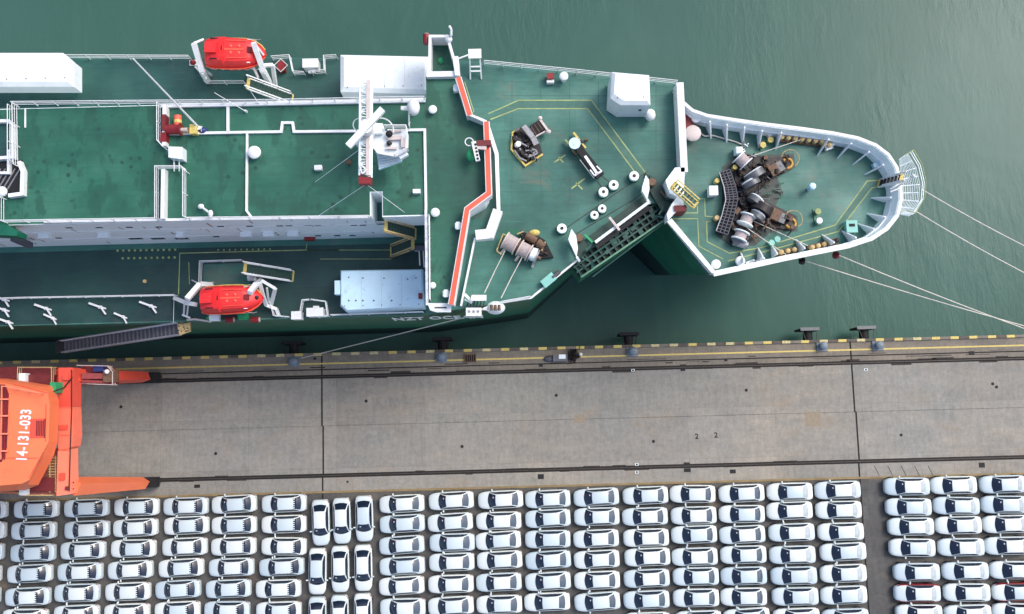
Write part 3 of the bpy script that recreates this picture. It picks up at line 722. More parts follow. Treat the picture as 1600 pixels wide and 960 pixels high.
# ---- aft corner with the dark hatch well (cut by the photograph's edge)
aft = MB(); q = [(STX + 1, P(0, 195, ZR).y), P(20, 195, ZR), P(20, 246, ZR), (STX + 1, P(0, 246, ZR).y)]
aft.prism([Vector((v[0], v[1], 0)) for v in q], ZR + .03, ZR + .07); aft.build('aft_deck_paint', side_m, SHIP)
coam([(0, 192), (18, 192), (24, 198), (24, 248), (0, 250)], .25, .5); coam([(2, 272), (17, 272), (17, 236)], .2, .4)
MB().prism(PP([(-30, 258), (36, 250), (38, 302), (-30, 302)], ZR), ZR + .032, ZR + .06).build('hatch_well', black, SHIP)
mb = MB()
for i in range(6): mb.beam(P(-28 + i * 7.5, 300, ZR + .1), P(-6 + i * 7.5, 264, ZR + .1), .08, .1)
mb.build('hatch_bars', gang, SHIP)
coam([(34, 255), (40, 270), (39, 305), (18, 308)], .3, .5); MB().dome(P(2, 300, ZR + .3), .5, .45, .4).build('vent_cap', white, SHIP)
railing(PP([(10, 348), (10, 312), (2, 310)], ZR + .03), SHIP, 1.1)
mb = MB(); mb.prism(PP([(-30, 346), (3, 347), (28, 362), (26, 369), (-30, 366)], ZR + .6), ZR - .8, ZR + .6); mb.build('funnel_step', hull_m, SHIP)
mb = MB(); a, b = PY(20, 372, hy0 - .5), PY(48, 384, hy0 - .5); mb.beam(a, b, .5, .4); mb.build('wall_fitting', gangd, SHIP)

# ---- bridge block at the front of the house
br_px = [(668, 120), (717, 118), (734, 180), (759, 190), (763, 302), (757, 312), (731, 326), (724, 345), (704, 478), (668, 480)]
bz = ZR + .0
bpts = PP(br_px, bz); bpts[0].x = bpts[-1].x = hx2 + .02
ysv = P(690, 452, bz).y; lowb = [Vector((p.x, max(p.y, ysv), 0)) for p in bpts]
br = MB().prism(lowb, ZD + .02, bz - 1.1).prism(bpts, bz - 1.099, bz).build('bridge', wall_w, SHIP)
MB().sheet([p + Vector((0, 0, 0)) for p in bpts], bz + .012).build('compass_deck', roof_m, br)
wing = PP([(668, 56), (700, 56), (720, 122), (668, 122)], ZR + .2)
MB().prism(wing, ZR - 1.5, ZR - 1.3).build('wing_floor', roof_m, br)
mb = MB(); band(mb, PP([(671, 120), (672, 57), (699, 57), (717, 120)], ZR + .3), .22, ZR - 1.4, ZR + .35); mb.build('wing_bulwark', white, br)
mb = MB(); band(mb, PP([(667, 118), (718, 117)], ZR + .3), .45, ZR + .02, ZR + .55); mb.build('wing_beam', white, br)
mb = MB().prism(PP([(668, 474), (672, 485), (682, 488), (704, 488), (706, 474)], ZR + .3), ZR - .1, ZR + .35); mb.build('stub_wing', white, br)
MB().prism(PP([(679, 480), (698, 480), (698, 482), (679, 482)], ZR + .37), ZR + .36, ZR + .38).build('wing_grille', black, br)
# orange-capped front dodger
for seg in ([(716, 121), (734, 180)], [(760, 190), (764, 302), (730, 327), (705, 476)]):
    c_ = PP(seg, ZR + 1.2)
    mb = MB(); band(mb, c_, .50, ZR + .015, ZR + 1.17); mb.build('dodger_wall', white, br)
    mb = MB(); band(mb, c_, .36, ZR + 1.171, ZR + 1.2); mb.build('dodger_cap', orange, br)
mb = MB(); band(mb, PP([(734, 179), (760, 190)], ZR + 1.2), .2, ZR + .015, ZR + 1.17); mb.build('dodger_wall', white, br)
# lower ledge round the front with its own rim
lz = ZD + 5.5
led = PP([(722, 128), (740, 178), (752, 186), (766, 205), (777, 245), (779, 330), (768, 372), (742, 372), (722, 478), (700, 478), (728, 330), (757, 305), (755, 190), (730, 180), (716, 128)], lz)
MB().prism(led, lz - .25, lz).build('front_ledge', deck_m, br)
mb = MB(); band(mb, PP([(762, 196), (776, 240), (779, 330), (767, 371)], lz + 1), .3, lz, lz + 1); mb.build('ledge_rim', white, br)
mb = MB(); band(mb, PP([(778, 328), (765, 365), (743, 367)], lz + 1), .8, lz, lz + .95); mb.build('ledge_rim', white, br)
mb = MB(); band(mb, PP([(742, 372), (720, 478)], lz + .6), .14, lz, lz + .6); mb.build('ledge_rim', white, br)
railing(PP([(727, 135), (741, 180)], lz), SHIP, 1.0, ylline)
# compass-deck starboard edge with side rails
railing(PP([(672, 340), (673, 470)], ZR + .03), SHIP, 1.1, gap=.8)
railing(PP([(640, 172), (641, 202)], ZR + .03), SHIP, 1.0, gap=.6)
# yellow walkway lines painted on the decks
def paintline(px, z=ZD + .02, w=.1, name='walkway_line', m=None):
    mb = MB(); band(mb, PP(px, z), w, z, z + .004); mb.build(name, m or ylline, SHIP)
MB().sheet(PP([(762, 186), (809, 158), (922, 156), (1014, 272), (1000, 278), (918, 170), (808, 170), (765, 190)], ZD), ZD + .016).build('walkway_paint', walk_m, SHIP)
paintline([(763, 178), (810, 157), (924, 157), (1012, 275)]); paintline([(766, 187), (810, 170), (918, 170), (998, 277)])
MB().sheet(PP([(735, 180), (760, 176), (764, 189)], ZD + .0), ZD + .018).build('walkway_paint', walk_m, SHIP)
paintline([(1090, 311), (1101, 311), (1102, 338), (1114, 339)], w=.08); paintline([(1072, 333), (1090, 333), (1090, 322)], w=.08)
paintline([(1048, 342), (1090, 342), (1092, 385), (1130, 405)], w=.08); paintline([(1112, 346), (1104, 347), (1105, 378), (1140, 396), (1190, 387), (1305, 352), (1355, 283), (1375, 282)])
paintline([(1137, 408), (1200, 392), (1310, 362), (1362, 294), (1378, 291)])
MB().sheet(PP([(1140, 398), (1305, 354), (1356, 285), (1374, 284), (1376, 290), (1361, 293), (1309, 360), (1140, 405)], ZD), ZD + .016).build('walkway_paint', walk_m, SHIP)
MB().sheet(PP([(1070, 312), (1102, 313), (1103, 345), (1104, 377), (1092, 384), (1090, 343), (1070, 341)], ZD), ZD + .016).build('walkway_paint', walk_m, SHIP)
paintline([(281, 396), (475, 391), (530, 391)], w=.08); paintline([(281, 396), (279, 460)], w=.08); paintline([(480, 380), (478, 391)], w=.06); paintline([(295, 410), (296, 445)], w=.06)
paintline([(480, 391), (610, 391)], w=.07); paintline([(500, 405), (612, 405)], w=.06)
paintline([(0, 180), (25, 179)], w=.1)
for a, b in (((866, 254), (884, 242)), ((893, 295), (914, 279)), ((900, 286), (910, 296)), ((873, 246), (880, 254))): paintline([a, b], w=.12, name='stow_mark')
for i in range(11):
    for r_, (y0, x0) in enumerate(((392, 184), (404, 192))):
        if r_ and i == 10: continue
        q = P(x0 + 9 * i - (0 if r_ == 0 else 0), y0 - i * .15, ZD); MB().cyl((q.x, q.y, ZD + .014), (q.x, q.y, ZD + .05), .11, 8).build('deck_socket', ylline, SHIP)
for i in range(10): q = P(341 + i * 9, 391 - i * .15, ZD); MB().cyl((q.x, q.y, ZD + .014), (q.x, q.y, ZD + .04), .08, 8).build('deck_socket', ylline, SHIP)
q = P(227, 440, ZD); MB().cyl((q.x, q.y, ZD + .014), (q.x, q.y, ZD + .2), .16, 10).build('deck_socket', tan, SHIP)
# seams of the ramp hatch on the foredeck
for a, b in (((877, 362), (1012, 268)), ((890, 372), (985, 315)), ((985, 316), (1006, 300)), ((940, 275), (952, 285)), ((933, 283), (945, 300))): paintline([a, b], w=.08, name='hatch_seam', m=dark)
# hull name (the rest is hidden behind the fairlead boxes)
la, lb_ = P(500, 497, ZD), P(660, 492, ZD)
nx = Vector((lb_.x - la.x, lb_.y - la.y, 0)).normalized(); n_out = Vector((nx.y, -nx.x, 0))
t0 = (P(611, 500, ZD - 1.5).x - la.x) / nx.x
org = Vector((la.x, la.y, 0)) + nx * t0 + n_out * .06; org.z = ZD - 3.7
mt = Matrix((( nx.x, 0, n_out.x, org.x), (nx.y, 0, n_out.y, org.y), (0, 2.5, 0, org.z), (0, 0, 0, 1)))
text_mesh('NZT OCEAN', 1.35, .012, 'hull_lettering', plain('letter_white', c(244, 246, 246), .5, var=.01), SHIP, mt, 1.0)

# ================================================================ THINGS ON THE SHIP
# --- covered deck boxes
seamw = plain('seam_grey', c(190, 198, 206), .6, var=.1)
def cover_box(px, ztop, h, label, mat, chamfer=.35, name='deck_cover'):
    t = thing(name, label, 'cover', P(px[0][0], px[0][1], ZD))
    top = PP(px, ztop); cx = sum(p.x for p in top) / len(top); cy = sum(p.y for p in top) / len(top)
    inn = [Vector((cx + (p.x - cx) * (1 - chamfer / max(.1, abs(p.x - cx))) , cy + (p.y - cy) * (1 - chamfer / max(.1, abs(p.y - cy))), ztop)) for p in top]
    out = [Vector((p.x, p.y, 0)) for p in top]
    mb = MB(); mb.prism(out, ztop - h, ztop - .28, [o * 1 for o in out]); mb.prism(out, ztop - .279, ztop, inn)
    mb.build('cover', mat, t)
    xs_ = [p.x for p in inn]; ys_ = [p.y for p in inn]; L_ = max(xs_) - min(xs_); nn = max(1, int(L_ / 1.5))
    sm = MB().box(0, 0, 0, .035, max(ys_) - min(ys_) - .5, .02).mesh('cover_seam', seamw)
    for i in range(1, nn): inst('cover_seam', sm, t, (min(xs_) + L_ * i / nn, sum(ys_) / len(ys_), ztop + .008))
    eye = MB().cyl((0, 0, 0), (0, 0, .05), .05, 6).mesh('lashing_eye', steel)
    for i in range(nn + 1): inst('lashing_eye', eye, t, (min(xs_) + .3 + (L_ - .6) * i / nn, min(ys_) + .35, ztop))
    return t, top
t, _ = cover_box([(531, 84), (670, 87), (670, 146), (531, 142)], ZD + 5.2, 1.9, 'long white box cover beside the radar mast, on the seaward side deck', boxw)
mb = MB()
for x in (545, 575, 605, 635, 658): q = P(x, 146, ZD + 2); mb.box(q.x, q.y, ZD + 1.2, .2, .2, 2.4); mb.box(q.x, q.y + 2.4, ZD + 1.2, .2, .2, 2.4)
mb.build('leg', gang, t); q = P(600, 120, ZD + 2.2); MB().box(q.x, q.y, ZD + .9, 6.2, 2.4, 1.6).build('cradle', dark, t)
t, _ = cover_box([(-60, 81), (96, 81), (113, 95), (113, 134), (-60, 134)], ZD + 5.2, 1.8, 'white box cover cut by the photo edge, on the seaward side deck', boxw)
mb = MB()
for x in (-30, 5, 40, 75): mb.beam(P(x, 135, ZD + 3.4), P(x + 12, 143, ZD + .4), .16, .16)
mb.beam(P(112, 100, ZD + 3), P(123, 107, ZD + .3), .14, .14); mb.beam(P(112, 132, ZD + 3), P(122, 142, ZD + .3), .2, .14); mb.build('leg', white, t)
t, _ = cover_box([(531, 422), (660, 420), (662, 480), (540, 487), (531, 478)], ZD + 2.2, 2.1, 'flat pale blue box cover on the quayside deck', boxb, .12)
top = ZD + 2.2
q = P(530, 450, top - .4); MB().box(q.x - .1, q.y, top - .6, .5, 1.2, .9).build('end_flap', boxb, t)
q = P(658, 463, top); MB().box(q.x - .05, q.y, top - .1, .34, .5, .5).build('fire_box', dred, t)
mb = MB(); random.seed(5)
for x in (545, 556, 567, 584, 612): q = P(x, 470, top); mb.cyl((q.x, q.y, top - .02), (q.x, q.y, top + .03), .08, 8)
for x in (545, 567, 600, 637, 650): q = P(x, 428 + random.random() * 9, top); mb.cyl((q.x, q.y, top - .02), (q.x, q.y, top + .03), .07, 8)
mb.build('lashing_eye', steel, t)
t, _ = cover_box([(956, 111), (1015, 116), (1017, 163), (970, 163), (954, 152)], ZD + 3.6, 3.5, 'tall white square box cover alone on the foredeck by the seaward railing', boxw, .3)
q = P(1000, 171, ZD + 2); MB().box(q.x, q.y + .05, ZD + 2, .26, .3, .4).build('latch_box', black, t)
t = thing('vent_trunk', 'rounded white vent beside the square cover on the foredeck', 'vent', P(1016, 180, ZD))
q = P(1016, 180, ZD + 1); mb = MB(); mb.cyl((q.x, q.y, ZD), (q.x, q.y, ZD + 1), .22, 12); mb.build('stem', white, t, True)
MB().dome((q.x, q.y, ZD + 1), .48, .55, .5, 14, 4, True).build('cap', white, t, True)

# --- mushroom vents
def vent(px, py, z, r, h, label, m=white, name='mushroom_vent', grp=None):
    q0 = P(px, py, z + h); t = thing(name, label, 'vent', (q0.x, q0.y, z), grp)
    MB().cyl((q0.x, q0.y, z + .012), (q0.x, q0.y, z + h), r * .55, 12).build('stem', m, t, True)
    MB().cyl((q0.x, q0.y, z + h * .8), (q0.x, q0.y, z + h), r, 16).dome((q0.x, q0.y, z + h), r, r, r * .3, 16, 3).build('cap', m, t, True)
    return t
vent(397, 238, ZR, .52, .7, 'large white round vent beside the roof pipe')
vent(676, 171, ZR, .34, .6, 'small white round vent beside the end of the long white cover')
vent(680, 332, ZR, .36, .7, 'white round vent on the bridge roof midway down its edge coaming')
vent(676, 446, ZR, .26, .5, 'little white round vent near the quayside end of the bridge roof')
vent(1083, 208, ZD, .72, 1.0, 'big pinkish round vent inside the forecastle cross wall', pinkish)
vent(1088, 185, ZD, .4, 1.0, 'white bulbous vent beside the dull red box on the forecastle')
vent(1119, 413, ZD, .42, .9, 'white ring-topped roller at the sharp quayside corner of the forecastle'.replace('roller', 'vent'))
vent(1157, 408, ZD, .42, .9, 'white ring-topped vent a step from the sharp forecastle corner')
vent(1270, 291, ZD, .3, 1.2, 'lone pale blue capped vent in the middle of the bow deck', boxb)
vent(881, 119, ZD, .4, 1.1, 'white vent beside the red and white box at the foredeck railing')
vent(544, 253, ZR, .22, .6, 'small brown capped vent on the roof by the mast', brown)
def small_box(px, py, z, sx, sy, sz, label, m, name, cat, extra=None):
    q = P(px, py, z + sz); t = thing(name, label, cat, (q.x, q.y, z))
    MB().box(q.x, q.y, z + sz / 2 + .012, sx, sy, sz).build('body', m, t)
    MB().box(q.x, q.y, z + sz + .03, sx * 1.08, sy * 1.08, .05).build('lid', m, t)
    if extra: extra(q, t)
    return t
small_box(1115, 298, ZD, .72, .8, 1.0, 'white square locker beside the windlass walkway', white, 'deck_locker', 'locker')
small_box(485, 99, ZD, 1.3, .75, 1.2, 'white raft canister on the seaward deck edge', white, 'raft_canister', 'canister', lambda q, t: MB().box(q.x, q.y - .55, ZD + .6, .6, .3, .3).build('bracket', white, t))
small_box(492, 488, ZD, 1.35, .7, 1.2, 'white raft canister beside the pale blue cover', white, 'raft_canister', 'canister', lambda q, t: MB().box(q.x, q.y + .5, ZD + .6, .5, .2, .3).build('bracket', white, t))
small_box(463, 493, ZD, .8, .65, 1.1, 'small white box on the quayside deck edge', white, 'deck_box', 'box')
small_box(860, 119, ZD, .6, .5, .8, 'dark red hose box with white foot at the foredeck railing', dred, 'hose_box', 'box', lambda q, t: MB().box(q.x, q.y - .42, ZD + .4, .66, .25, .5).build('foot', white, t))
small_box(439, 103, ZD, .6, .8, .8, 'dark maroon box in a white frame beside the seaward lifeboat', dred, 'hose_box', 'box', lambda q, t: MB().torus((q.x, q.y, ZD + .9), .6, .05, 4, 4).build('frame', white, t))
small_box(1076, 190, ZD, .8, 1.2, .7, 'dull red box at the inner corner of the forecastle', maroon, 'deck_box', 'box')
small_box(1063, 326, ZD, 1.0, .5, 1.9, 'dark red box by the bow ramp pillar', maroon, 'deck_box', 'box')
small_box(1331, 354, ZD, .9, 1.0, .7, 'pale teal hatch with a slot beside the bow bulwark', teal, 'deck_hatch', 'hatch', lambda q, t: MB().box(q.x, q.y + .1, ZD + .77, .5, .25, .04).build('slot', black, t))
small_box(857, 438, ZD, 1.2, .7, .6, 'pale teal locker tucked along the angled foredeck edge', teal, 'deck_locker', 'locker').rotation_euler = (0, 0, R(38))
q = P(868, 431, ZD); t = thing('roller_fairlead', 'dark roller beside the pale teal locker on the foredeck edge', 'fairlead', q); MB().box(q.x, q.y, ZD + .3, .9, .35, .6, R(42)).build('body', dark, t); MB().cyl((q.x - .3, q.y - .25, ZD + .65), (q.x + .3, q.y + .25, ZD + .65), .12, 8).build('roller', steel, t)
small_box(497, 262, ZR, .55, .35, .5, 'tiny white fitting alone on the roof', white, 'roof_fitting', 'fitting')
small_box(651, 299, ZR, .55, .3, .5, 'tiny white fitting on the roof near the bridge coaming', white, 'roof_fitting', 'fitting')
def extras(): pass
# --- raft cradles at the bridge wings
def cradle(px, py, z, label):
    q = P(px, py, z + 1.7); t = thing('raft_cradle', label, 'cradle', (q.x, q.y, z))
    MB().box(q.x, q.y + .2, z + 1.7, 1.15, .85, .22).build('tray', white, t)
    for s in (-1, 1):
        MB().beam((q.x + s * .45, q.y - .1, z + 1.6), (q.x + s * .5, q.y - 1.5, z + .05), .12, .12).build('leg', white, t)
    MB().box(q.x, q.y - .7, z + 1.0, .9, .12, .1).build('crossbar', white, t); MB().box(q.x, q.y - 1.0, z + .7, .9, .12, .1).build('crossbar', white, t)
cradle(742, 88, ZD, 'white legged raft cradle at the seaward railing beside the bridge wing')
t = thing('fairlead_frame', 'white gantry frame over a grating beside the stub bridge wing', 'frame', P(745, 470, ZD))
MB().prism(PP([(737, 461), (760, 461), (760, 470), (735, 470)], ZD + 1.5), ZD + 1.2, ZD + 1.5).build('top_plate', white, t)
mb = MB(); mb.beam(P(726, 460, ZD + 1.2), P(738, 472, ZD + 1.2), .25, .2).beam(P(726, 468, ZD + 1), P(737, 474, ZD + 1), .14, .14); mb.build('arm', white, t)
mb = MB()
for i in range(6): mb.beam(P(732 + i * 5, 470, ZD + .6), P(729 + i * 5, 482, ZD + .6), .1, .1)
mb.build('grating', dark, t)
MB().prism(PP([(728, 481), (752, 481), (752, 494), (728, 494)], ZD + .9), ZD - .5, ZD + .9).build('fairlead_box', white, t)
mb = MB()
for i in range(3): mb.cyl(P(733 + i * 7, 487, ZD + .91), P(733 + i * 7, 487, ZD + .95), .12, 8)
mb.build('roller', gang, t)
t = thing('panama_chock', 'white oval chock with brown rollers overhanging the hull edge', 'chock', P(774, 478, ZD))
a = P(774, 479, ZD + .8); MB().dome((a.x, a.y, ZD - .3), .85, .6, 1.1, 18, 4, False).build('housing', wall_w, t, True)
mb = MB()
for i in range(3): q = P(768 + i * 6, 480, ZD + .8); mb.cyl((q.x, q.y - .3, ZD + .75), (q.x, q.y + .2, ZD + .75), .13, 8)
mb.build('roller', brown, t)
mb = MB(); mb.tube(PP([(752, 483), (760, 484), (768, 488)], ZD + .3), .09); mb.build('bracket', white, t)

# --- lifeboats
def make_lifeboat():
    t = thing('lifeboat', '', 'lifeboat')
    ST = [(-2.95, .55, .95), (-2.85, 1.05, .75), (-2.2, 1.22, .35), (-.5, 1.28, .15), (1.0, 1.24, .2), (1.9, 1.05, .4), (2.55, .68, .65), (2.95, .28, .95), (3.05, .12, 1.1)]
    mb = MB(); r_ = []
    for x, w, k in ST:
        h = [(0, k), (w * .55, k + .12), (w * .93, k + .5 if k < .6 else k + .3), (w, 1.35)]
        r_.append([Vector((x, -y, z)) for y, z in h[::-1]] + [Vector((x, y, z)) for y, z in h[1:]])
    mb.loft(r_, True, True); mb.build('hull', red, t, True)
    mb = MB(); r_ = []
    for x, w, h in [(-2.88, .95, 1.6), (-2.7, 1.1, 2.2), (-2.0, 1.2, 2.55), (-.9, 1.24, 2.62), (-.8, 1.24, 2.34), (1.3, 1.14, 2.3), (2.0, .9, 2.1), (2.6, .55, 1.75), (2.95, .25, 1.45)]:
        pr = [(w, 1.36), (w * .97, 1.36 + (h - 1.36) * .5), (w * .78, 1.36 + (h - 1.36) * .88), (w * .4, h), ]
        r_.append([Vector((x, -y, z)) for y, z in pr] + [Vector((x, y, z)) for y, z in pr[::-1]])
    mb.loft(r_, True, True); mb.build('canopy', red, t, True)
    MB().box(-1.95, 0, 2.68, 1.1, .9, .34).build('helm_dome', red, t)
    for s in (-1, 1):
        MB().box(-1.75, s * .86, 2.36, .7, .10, .28).build('window', glassd, t)
        mb = MB().tube([Vector((x, s * (w + .04), 1.36)) for x, w, k in ST[1:8]], .06, 6); mb.build('rubbing_strake', yellow if s > 0 else orange, t, True)
        MB().tube([Vector((-.5, s * .75, 2.38)), Vector((1.4, s * .7, 2.32))], .03, 5).build('grab_rail', orange, t)
    for x, y in ((-.15, .28), (.65, .28), (-.15, -.28), (.65, -.28)): MB().dome((x, y, 2.3), .17, .14, .12).build('hatch', orange, t, True)
    MB().box(-.92, 0, 2.5, .08, .4, .3).build('window', glassd, t)
    for s in (-1, 1):
        for k in range(4): MB().box(-1.9 + k * 1.15, s * .98, 2.02 - .02 * k, .34, .05, .12).build('reflective_strip', wall_w, t)
        mb = MB()
        for k in range(6): mb.tube([Vector((-2.4 + k * .8, s * 1.27, 1.3)), Vector((-2.0 + k * .8, s * 1.30, 1.05)), Vector((-1.6 + k * .8, s * 1.26, 1.3))], .025, 4)
        mb.build('grab_line', rope_m, t)
    MB().box(.2, 0, 2.33, 1.9, .12, .06).build('roof_rib', orange, t)
    MB().box(1.7, 0, 2.2, .5, .5, .22).build('hatch', dred, t)
    MB().dome((2.55, 0, 1.75), .2, .2, .2).build('hook', dark, t)
    MB().dome((-2.6, 0, 2.3), .18, .18, .2).build('hook', steel, t)
    MB().torus((-3.05, 0, .7), .25, .05, 10, 5, 'X').build('propeller_guard', steel, t)
    return t
lb = make_lifeboat(); q = P(363, 78, ZD + 4.1); lb.location = (q.x, q.y, ZD + 1.9); lb['label'] = 'red enclosed lifeboat hung over the seaward side'; lb['group'] = 'lifeboats'
lb.scale = (.88, 1.05, 1); lb.rotation_euler = (0, 0, R(-2.0))
l2 = copy_tree(lb); q = P(357, 466, ZD + 4.0); l2.location = (q.x, q.y, ZD + 1.8); l2['label'] = 'red enclosed lifeboat hung on the quayside of the ship'; l2.scale = (.88, .93, 1); l2.rotation_euler = (0, 0, R(1))
def davit(paths, label, loc, extra=None):
    t = thing('davit', label, 'davit', loc, 'lifeboat davits')
    for pts, w in paths:
        mb = MB()
        for a, b in zip(pts, pts[1:]): mb.beam(P(*a), P(*b), w, w * .9)
        mb.build('arm' if w > .25 else 'stay', white, t)
    for a in (paths[0][0][0],): q = P(*a); MB().cyl((q.x, q.y - .3, q.z), (q.x, q.y + .3, q.z), .25, 10).build('sheave', steel, t)
    return t
Z = ZD
davit([([(325, 128, Z + .1), (316, 112, Z + 3.2), (303, 68, Z + 4.9)], .42), ([(303, 68, Z + 4.9), (318, 62, Z + 4.4)], .16), ([(306, 105, Z + .1), (322, 122, Z + 2.2)], .2), ([(330, 118, Z + .1), (318, 108, Z + 3)], .2)], 'white davit at the blunt end of the seaward lifeboat', P(320, 125, Z))
davit([([(424, 136, Z + .1), (412, 112, Z + 3.0), (396, 67, Z + 4.9)], .42), ([(398, 68, Z + 4.9), (412, 86, Z + 3.6)], .14), ([(431, 136, Z + .1), (426, 102, Z + 2.4), (412, 103, Z + 3)], .3), ([(407, 108, Z + .1), (414, 122, Z + 1.8)], .3), ([(395, 104, Z + 1.2), (404, 122, Z + 1.2)], .2)], 'white davit at the pointed end of the seaward lifeboat', P(424, 135, Z))
davit([([(332, 446, Z + 1.5), (312, 445, Z + 3.2), (292, 468, Z + 4.2)], .42), ([(273, 466, Z + .5), (292, 474, Z + 2.6), (306, 476, Z + 3.2)], .34), ([(300, 438, Z + .1), (312, 444, Z + 2)], .12), ([(288, 476, Z + 2.4), (287, 494, Z + .2)], .12), ([(294, 476, Z + 2.4), (292, 496, Z + .2)], .1), ([(285, 492, Z + .6), (297, 497, Z + .6)], .16)], 'white davit at the blunt end of the quayside lifeboat', P(300, 460, Z))
davit([([(405, 439, Z + 1.5), (400, 445, Z + 3.4), (390, 458, Z + 4.2)], .42), ([(408, 438, Z + 3), (430, 451, Z + 2.4), (424, 476, Z + .6)], .26), ([(406, 442, Z + 3.2), (411, 462, Z + 2.2), (416, 477, Z + 1), (432, 483, Z + .6), (436, 494, Z + .3)], .28), ([(417, 450, Z + 2.6), (420, 474, Z + .8)], .14), ([(390, 428, Z + .6), (400, 437, Z + 1.6)], .3)], 'white davit at the pointed end of the quayside lifeboat', P(410, 450, Z))
t = thing('winch_drum', 'small pale grey drum between the quayside davit and its stair', 'winch', P(393, 432, Z)); q = P(393, 433, Z + .6); MB().cyl((q.x - .3, q.y, q.z), (q.x + .3, q.y, q.z), .36, 14).build('drum', wall_w, t, True); MB().box(q.x, q.y, Z + .2, .9, .6, .36).build('base', steel, t)
MB().prism(PP([(318, 413), (390, 411), (392, 445), (318, 448)], Z), Z + .016, Z + .05).build('boat_platform', deck_m, SHIP)
MB().prism(PP([(326, 112), (382, 112), (382, 132), (326, 132)], Z), Z + .016, Z + .05).build('boat_platform', deck_m, SHIP)
for px, m_, nm, lbl in ((375, dred, 'drum_barrel', 'first red barrel under the quayside lifeboat'), (396, dred, 'drum_barrel', 'red barrel under the pointed end of the quayside lifeboat'), (378, grn, 'plastic_crate', 'bright green crate between the red barrels'), (352, wall_w, 'grey_bin', 'pale grey bin under the quayside lifeboat'), (322, grn, 'green_cone', 'small green cone by the gangway head')):
    yy = 499 if m_ is dred else (494 if px == 378 else 496); xx = {375: 356, 396: 396, 378: 378, 352: 333, 322: 322}[px]
    q = P(xx, yy, Z + .9); t = thing(nm, lbl.replace('first red barrel', 'red barrel near the blunt end').replace('end under', 'end, under') if px == 375 else lbl, nm.split('_')[-1], (q.x, q.y, Z))
    if m_ is dred: MB().cyl((q.x - .35, q.y, Z + .35), (q.x + .35, q.y, Z + .35), .26, 14).build('shell', m_, t, True); MB().cyl((q.x + .35, q.y, Z + .35), (q.x + .4, q.y, Z + .35), .22, 12).build('lid', pinkish, t)
    elif px == 322: MB().cyl((q.x, q.y, Z), (q.x, q.y, Z + .7), .3, 12, .05).build('shell', m_, t, True)
    else: MB().box(q.x, q.y, Z + .35, .8, .55, .65).build('shell', m_, t); MB().box(q.x, q.y, Z + .7, .85, .3, .06).build('lid', m_, t)
t = thing('fire_hose', 'pale pink hose lying towards the green cone', 'hose', P(305, 500, Z)); MB().tube(PP([(292, 500), (305, 499), (318, 501), (330, 503)], Z + .1), .09).build('hose', pinkish, t)
t = thing('life_ring_box', 'small red fitting beside the seaward davit foot', 'fitting', P(300, 96, Z)); q = P(300, 96, Z + .5); MB().dome((q.x, q.y, Z + .02), .3, .25, .6).build('shell', dred, t, True); MB().box(q.x, q.y, Z + .1, .7, .5, .16).build('base', white, t)

# --- stairs (inclined ladders)
stair_green = plain('stair_green', c(44, 74, 66), .6, var=.25, sc=5)
def stair(a, b, z0, z1, w, n, label, m=None, rail=None, name='deck_stair'):
    """a = foot, b = head (pixels of the centre line)"""
    m = m or stair_green; A, B = P(a[0], a[1], z0), P(b[0], b[1], z1); t = thing(name, label, 'stairs', A)
    d = (B - A); u = Vector((-d.y, d.x, 0)).normalized()
    for s in (-1, 1):
        o = u * w / 2 * s; MB().beam(A + o, B + o, .08, .2).build('stringer', rail or white, t)
        h = Vector((0, 0, .9)); mb = MB(); mb.beam(A + o + h, B + o + h, .09, .07); mb.build('handrail', rail or white, t)
        mb = MB()
        for k in range(4): p = A.lerp(B, k / 3) + o; mb.cyl(p, p + h, .035, 5)
        mb.build('rail_posts', rail or white, t)['kind'] = 'stuff'
    me = MB().box(0, 0, 0, .22, w - .1, .05).mesh('tread', m); ra = math.atan2(d.y, d.x)
    for k in range(n): inst('tread', me, t, A.lerp(B, (k + .5) / n), ra)
    for P_, nm in ((A, 'kick_plate'), (B, 'kick_plate')): MB().box(P_.x, P_.y, P_.z + .03, .28, w, .05, ra).build(nm, yellow, t)
    return t
stair((456, 156), (388, 131), ZD + .02, ZD + 3.2, .95, 16, 'long white stair with yellow ends by the seaward lifeboat')
stair((457, 432), (383, 420), ZD + .02, ZD + 2.6, .95, 16, 'long white stair with yellow ends by the quayside lifeboat')
stair((648, 366), (603, 354), ZD + 4.4, ZD + 7.4, .95, 11, 'yellow and white stair at the deckhouse corner, upper flight', rail=tan)
stair((612, 394), (645, 381), ZD + .05, ZD + 3.8, .95, 9, 'yellowish stair at the deckhouse corner, lower flight', rail=tan)
stair((1086, 320), (1052, 290), ZD + 2.2, ZD + 2.7, .7, 7, 'yellow railed step bridge over the forecastle cross wall', rail=yellow)
stair((1374, 287), (1408, 279), ZD + .05, ZD + 2.8, .75, 6, 'short dark stair with yellow ends climbing the bow bulwark', m=dark)
MB().tube(PP([(648, 388), (661, 388), (662, 405), (663, 418)], ZD + 3), .05).tube(PP([(648, 392), (655, 392), (656, 415)], ZD + 3), .05).build('stair_landing_rail', white, SHIP)
MB().prism(PP([(640, 384), (664, 384), (664, 392), (640, 392)], ZD + 3.6), ZD + 3.5, ZD + 3.6).build('stair_landing', gangd, SHIP)

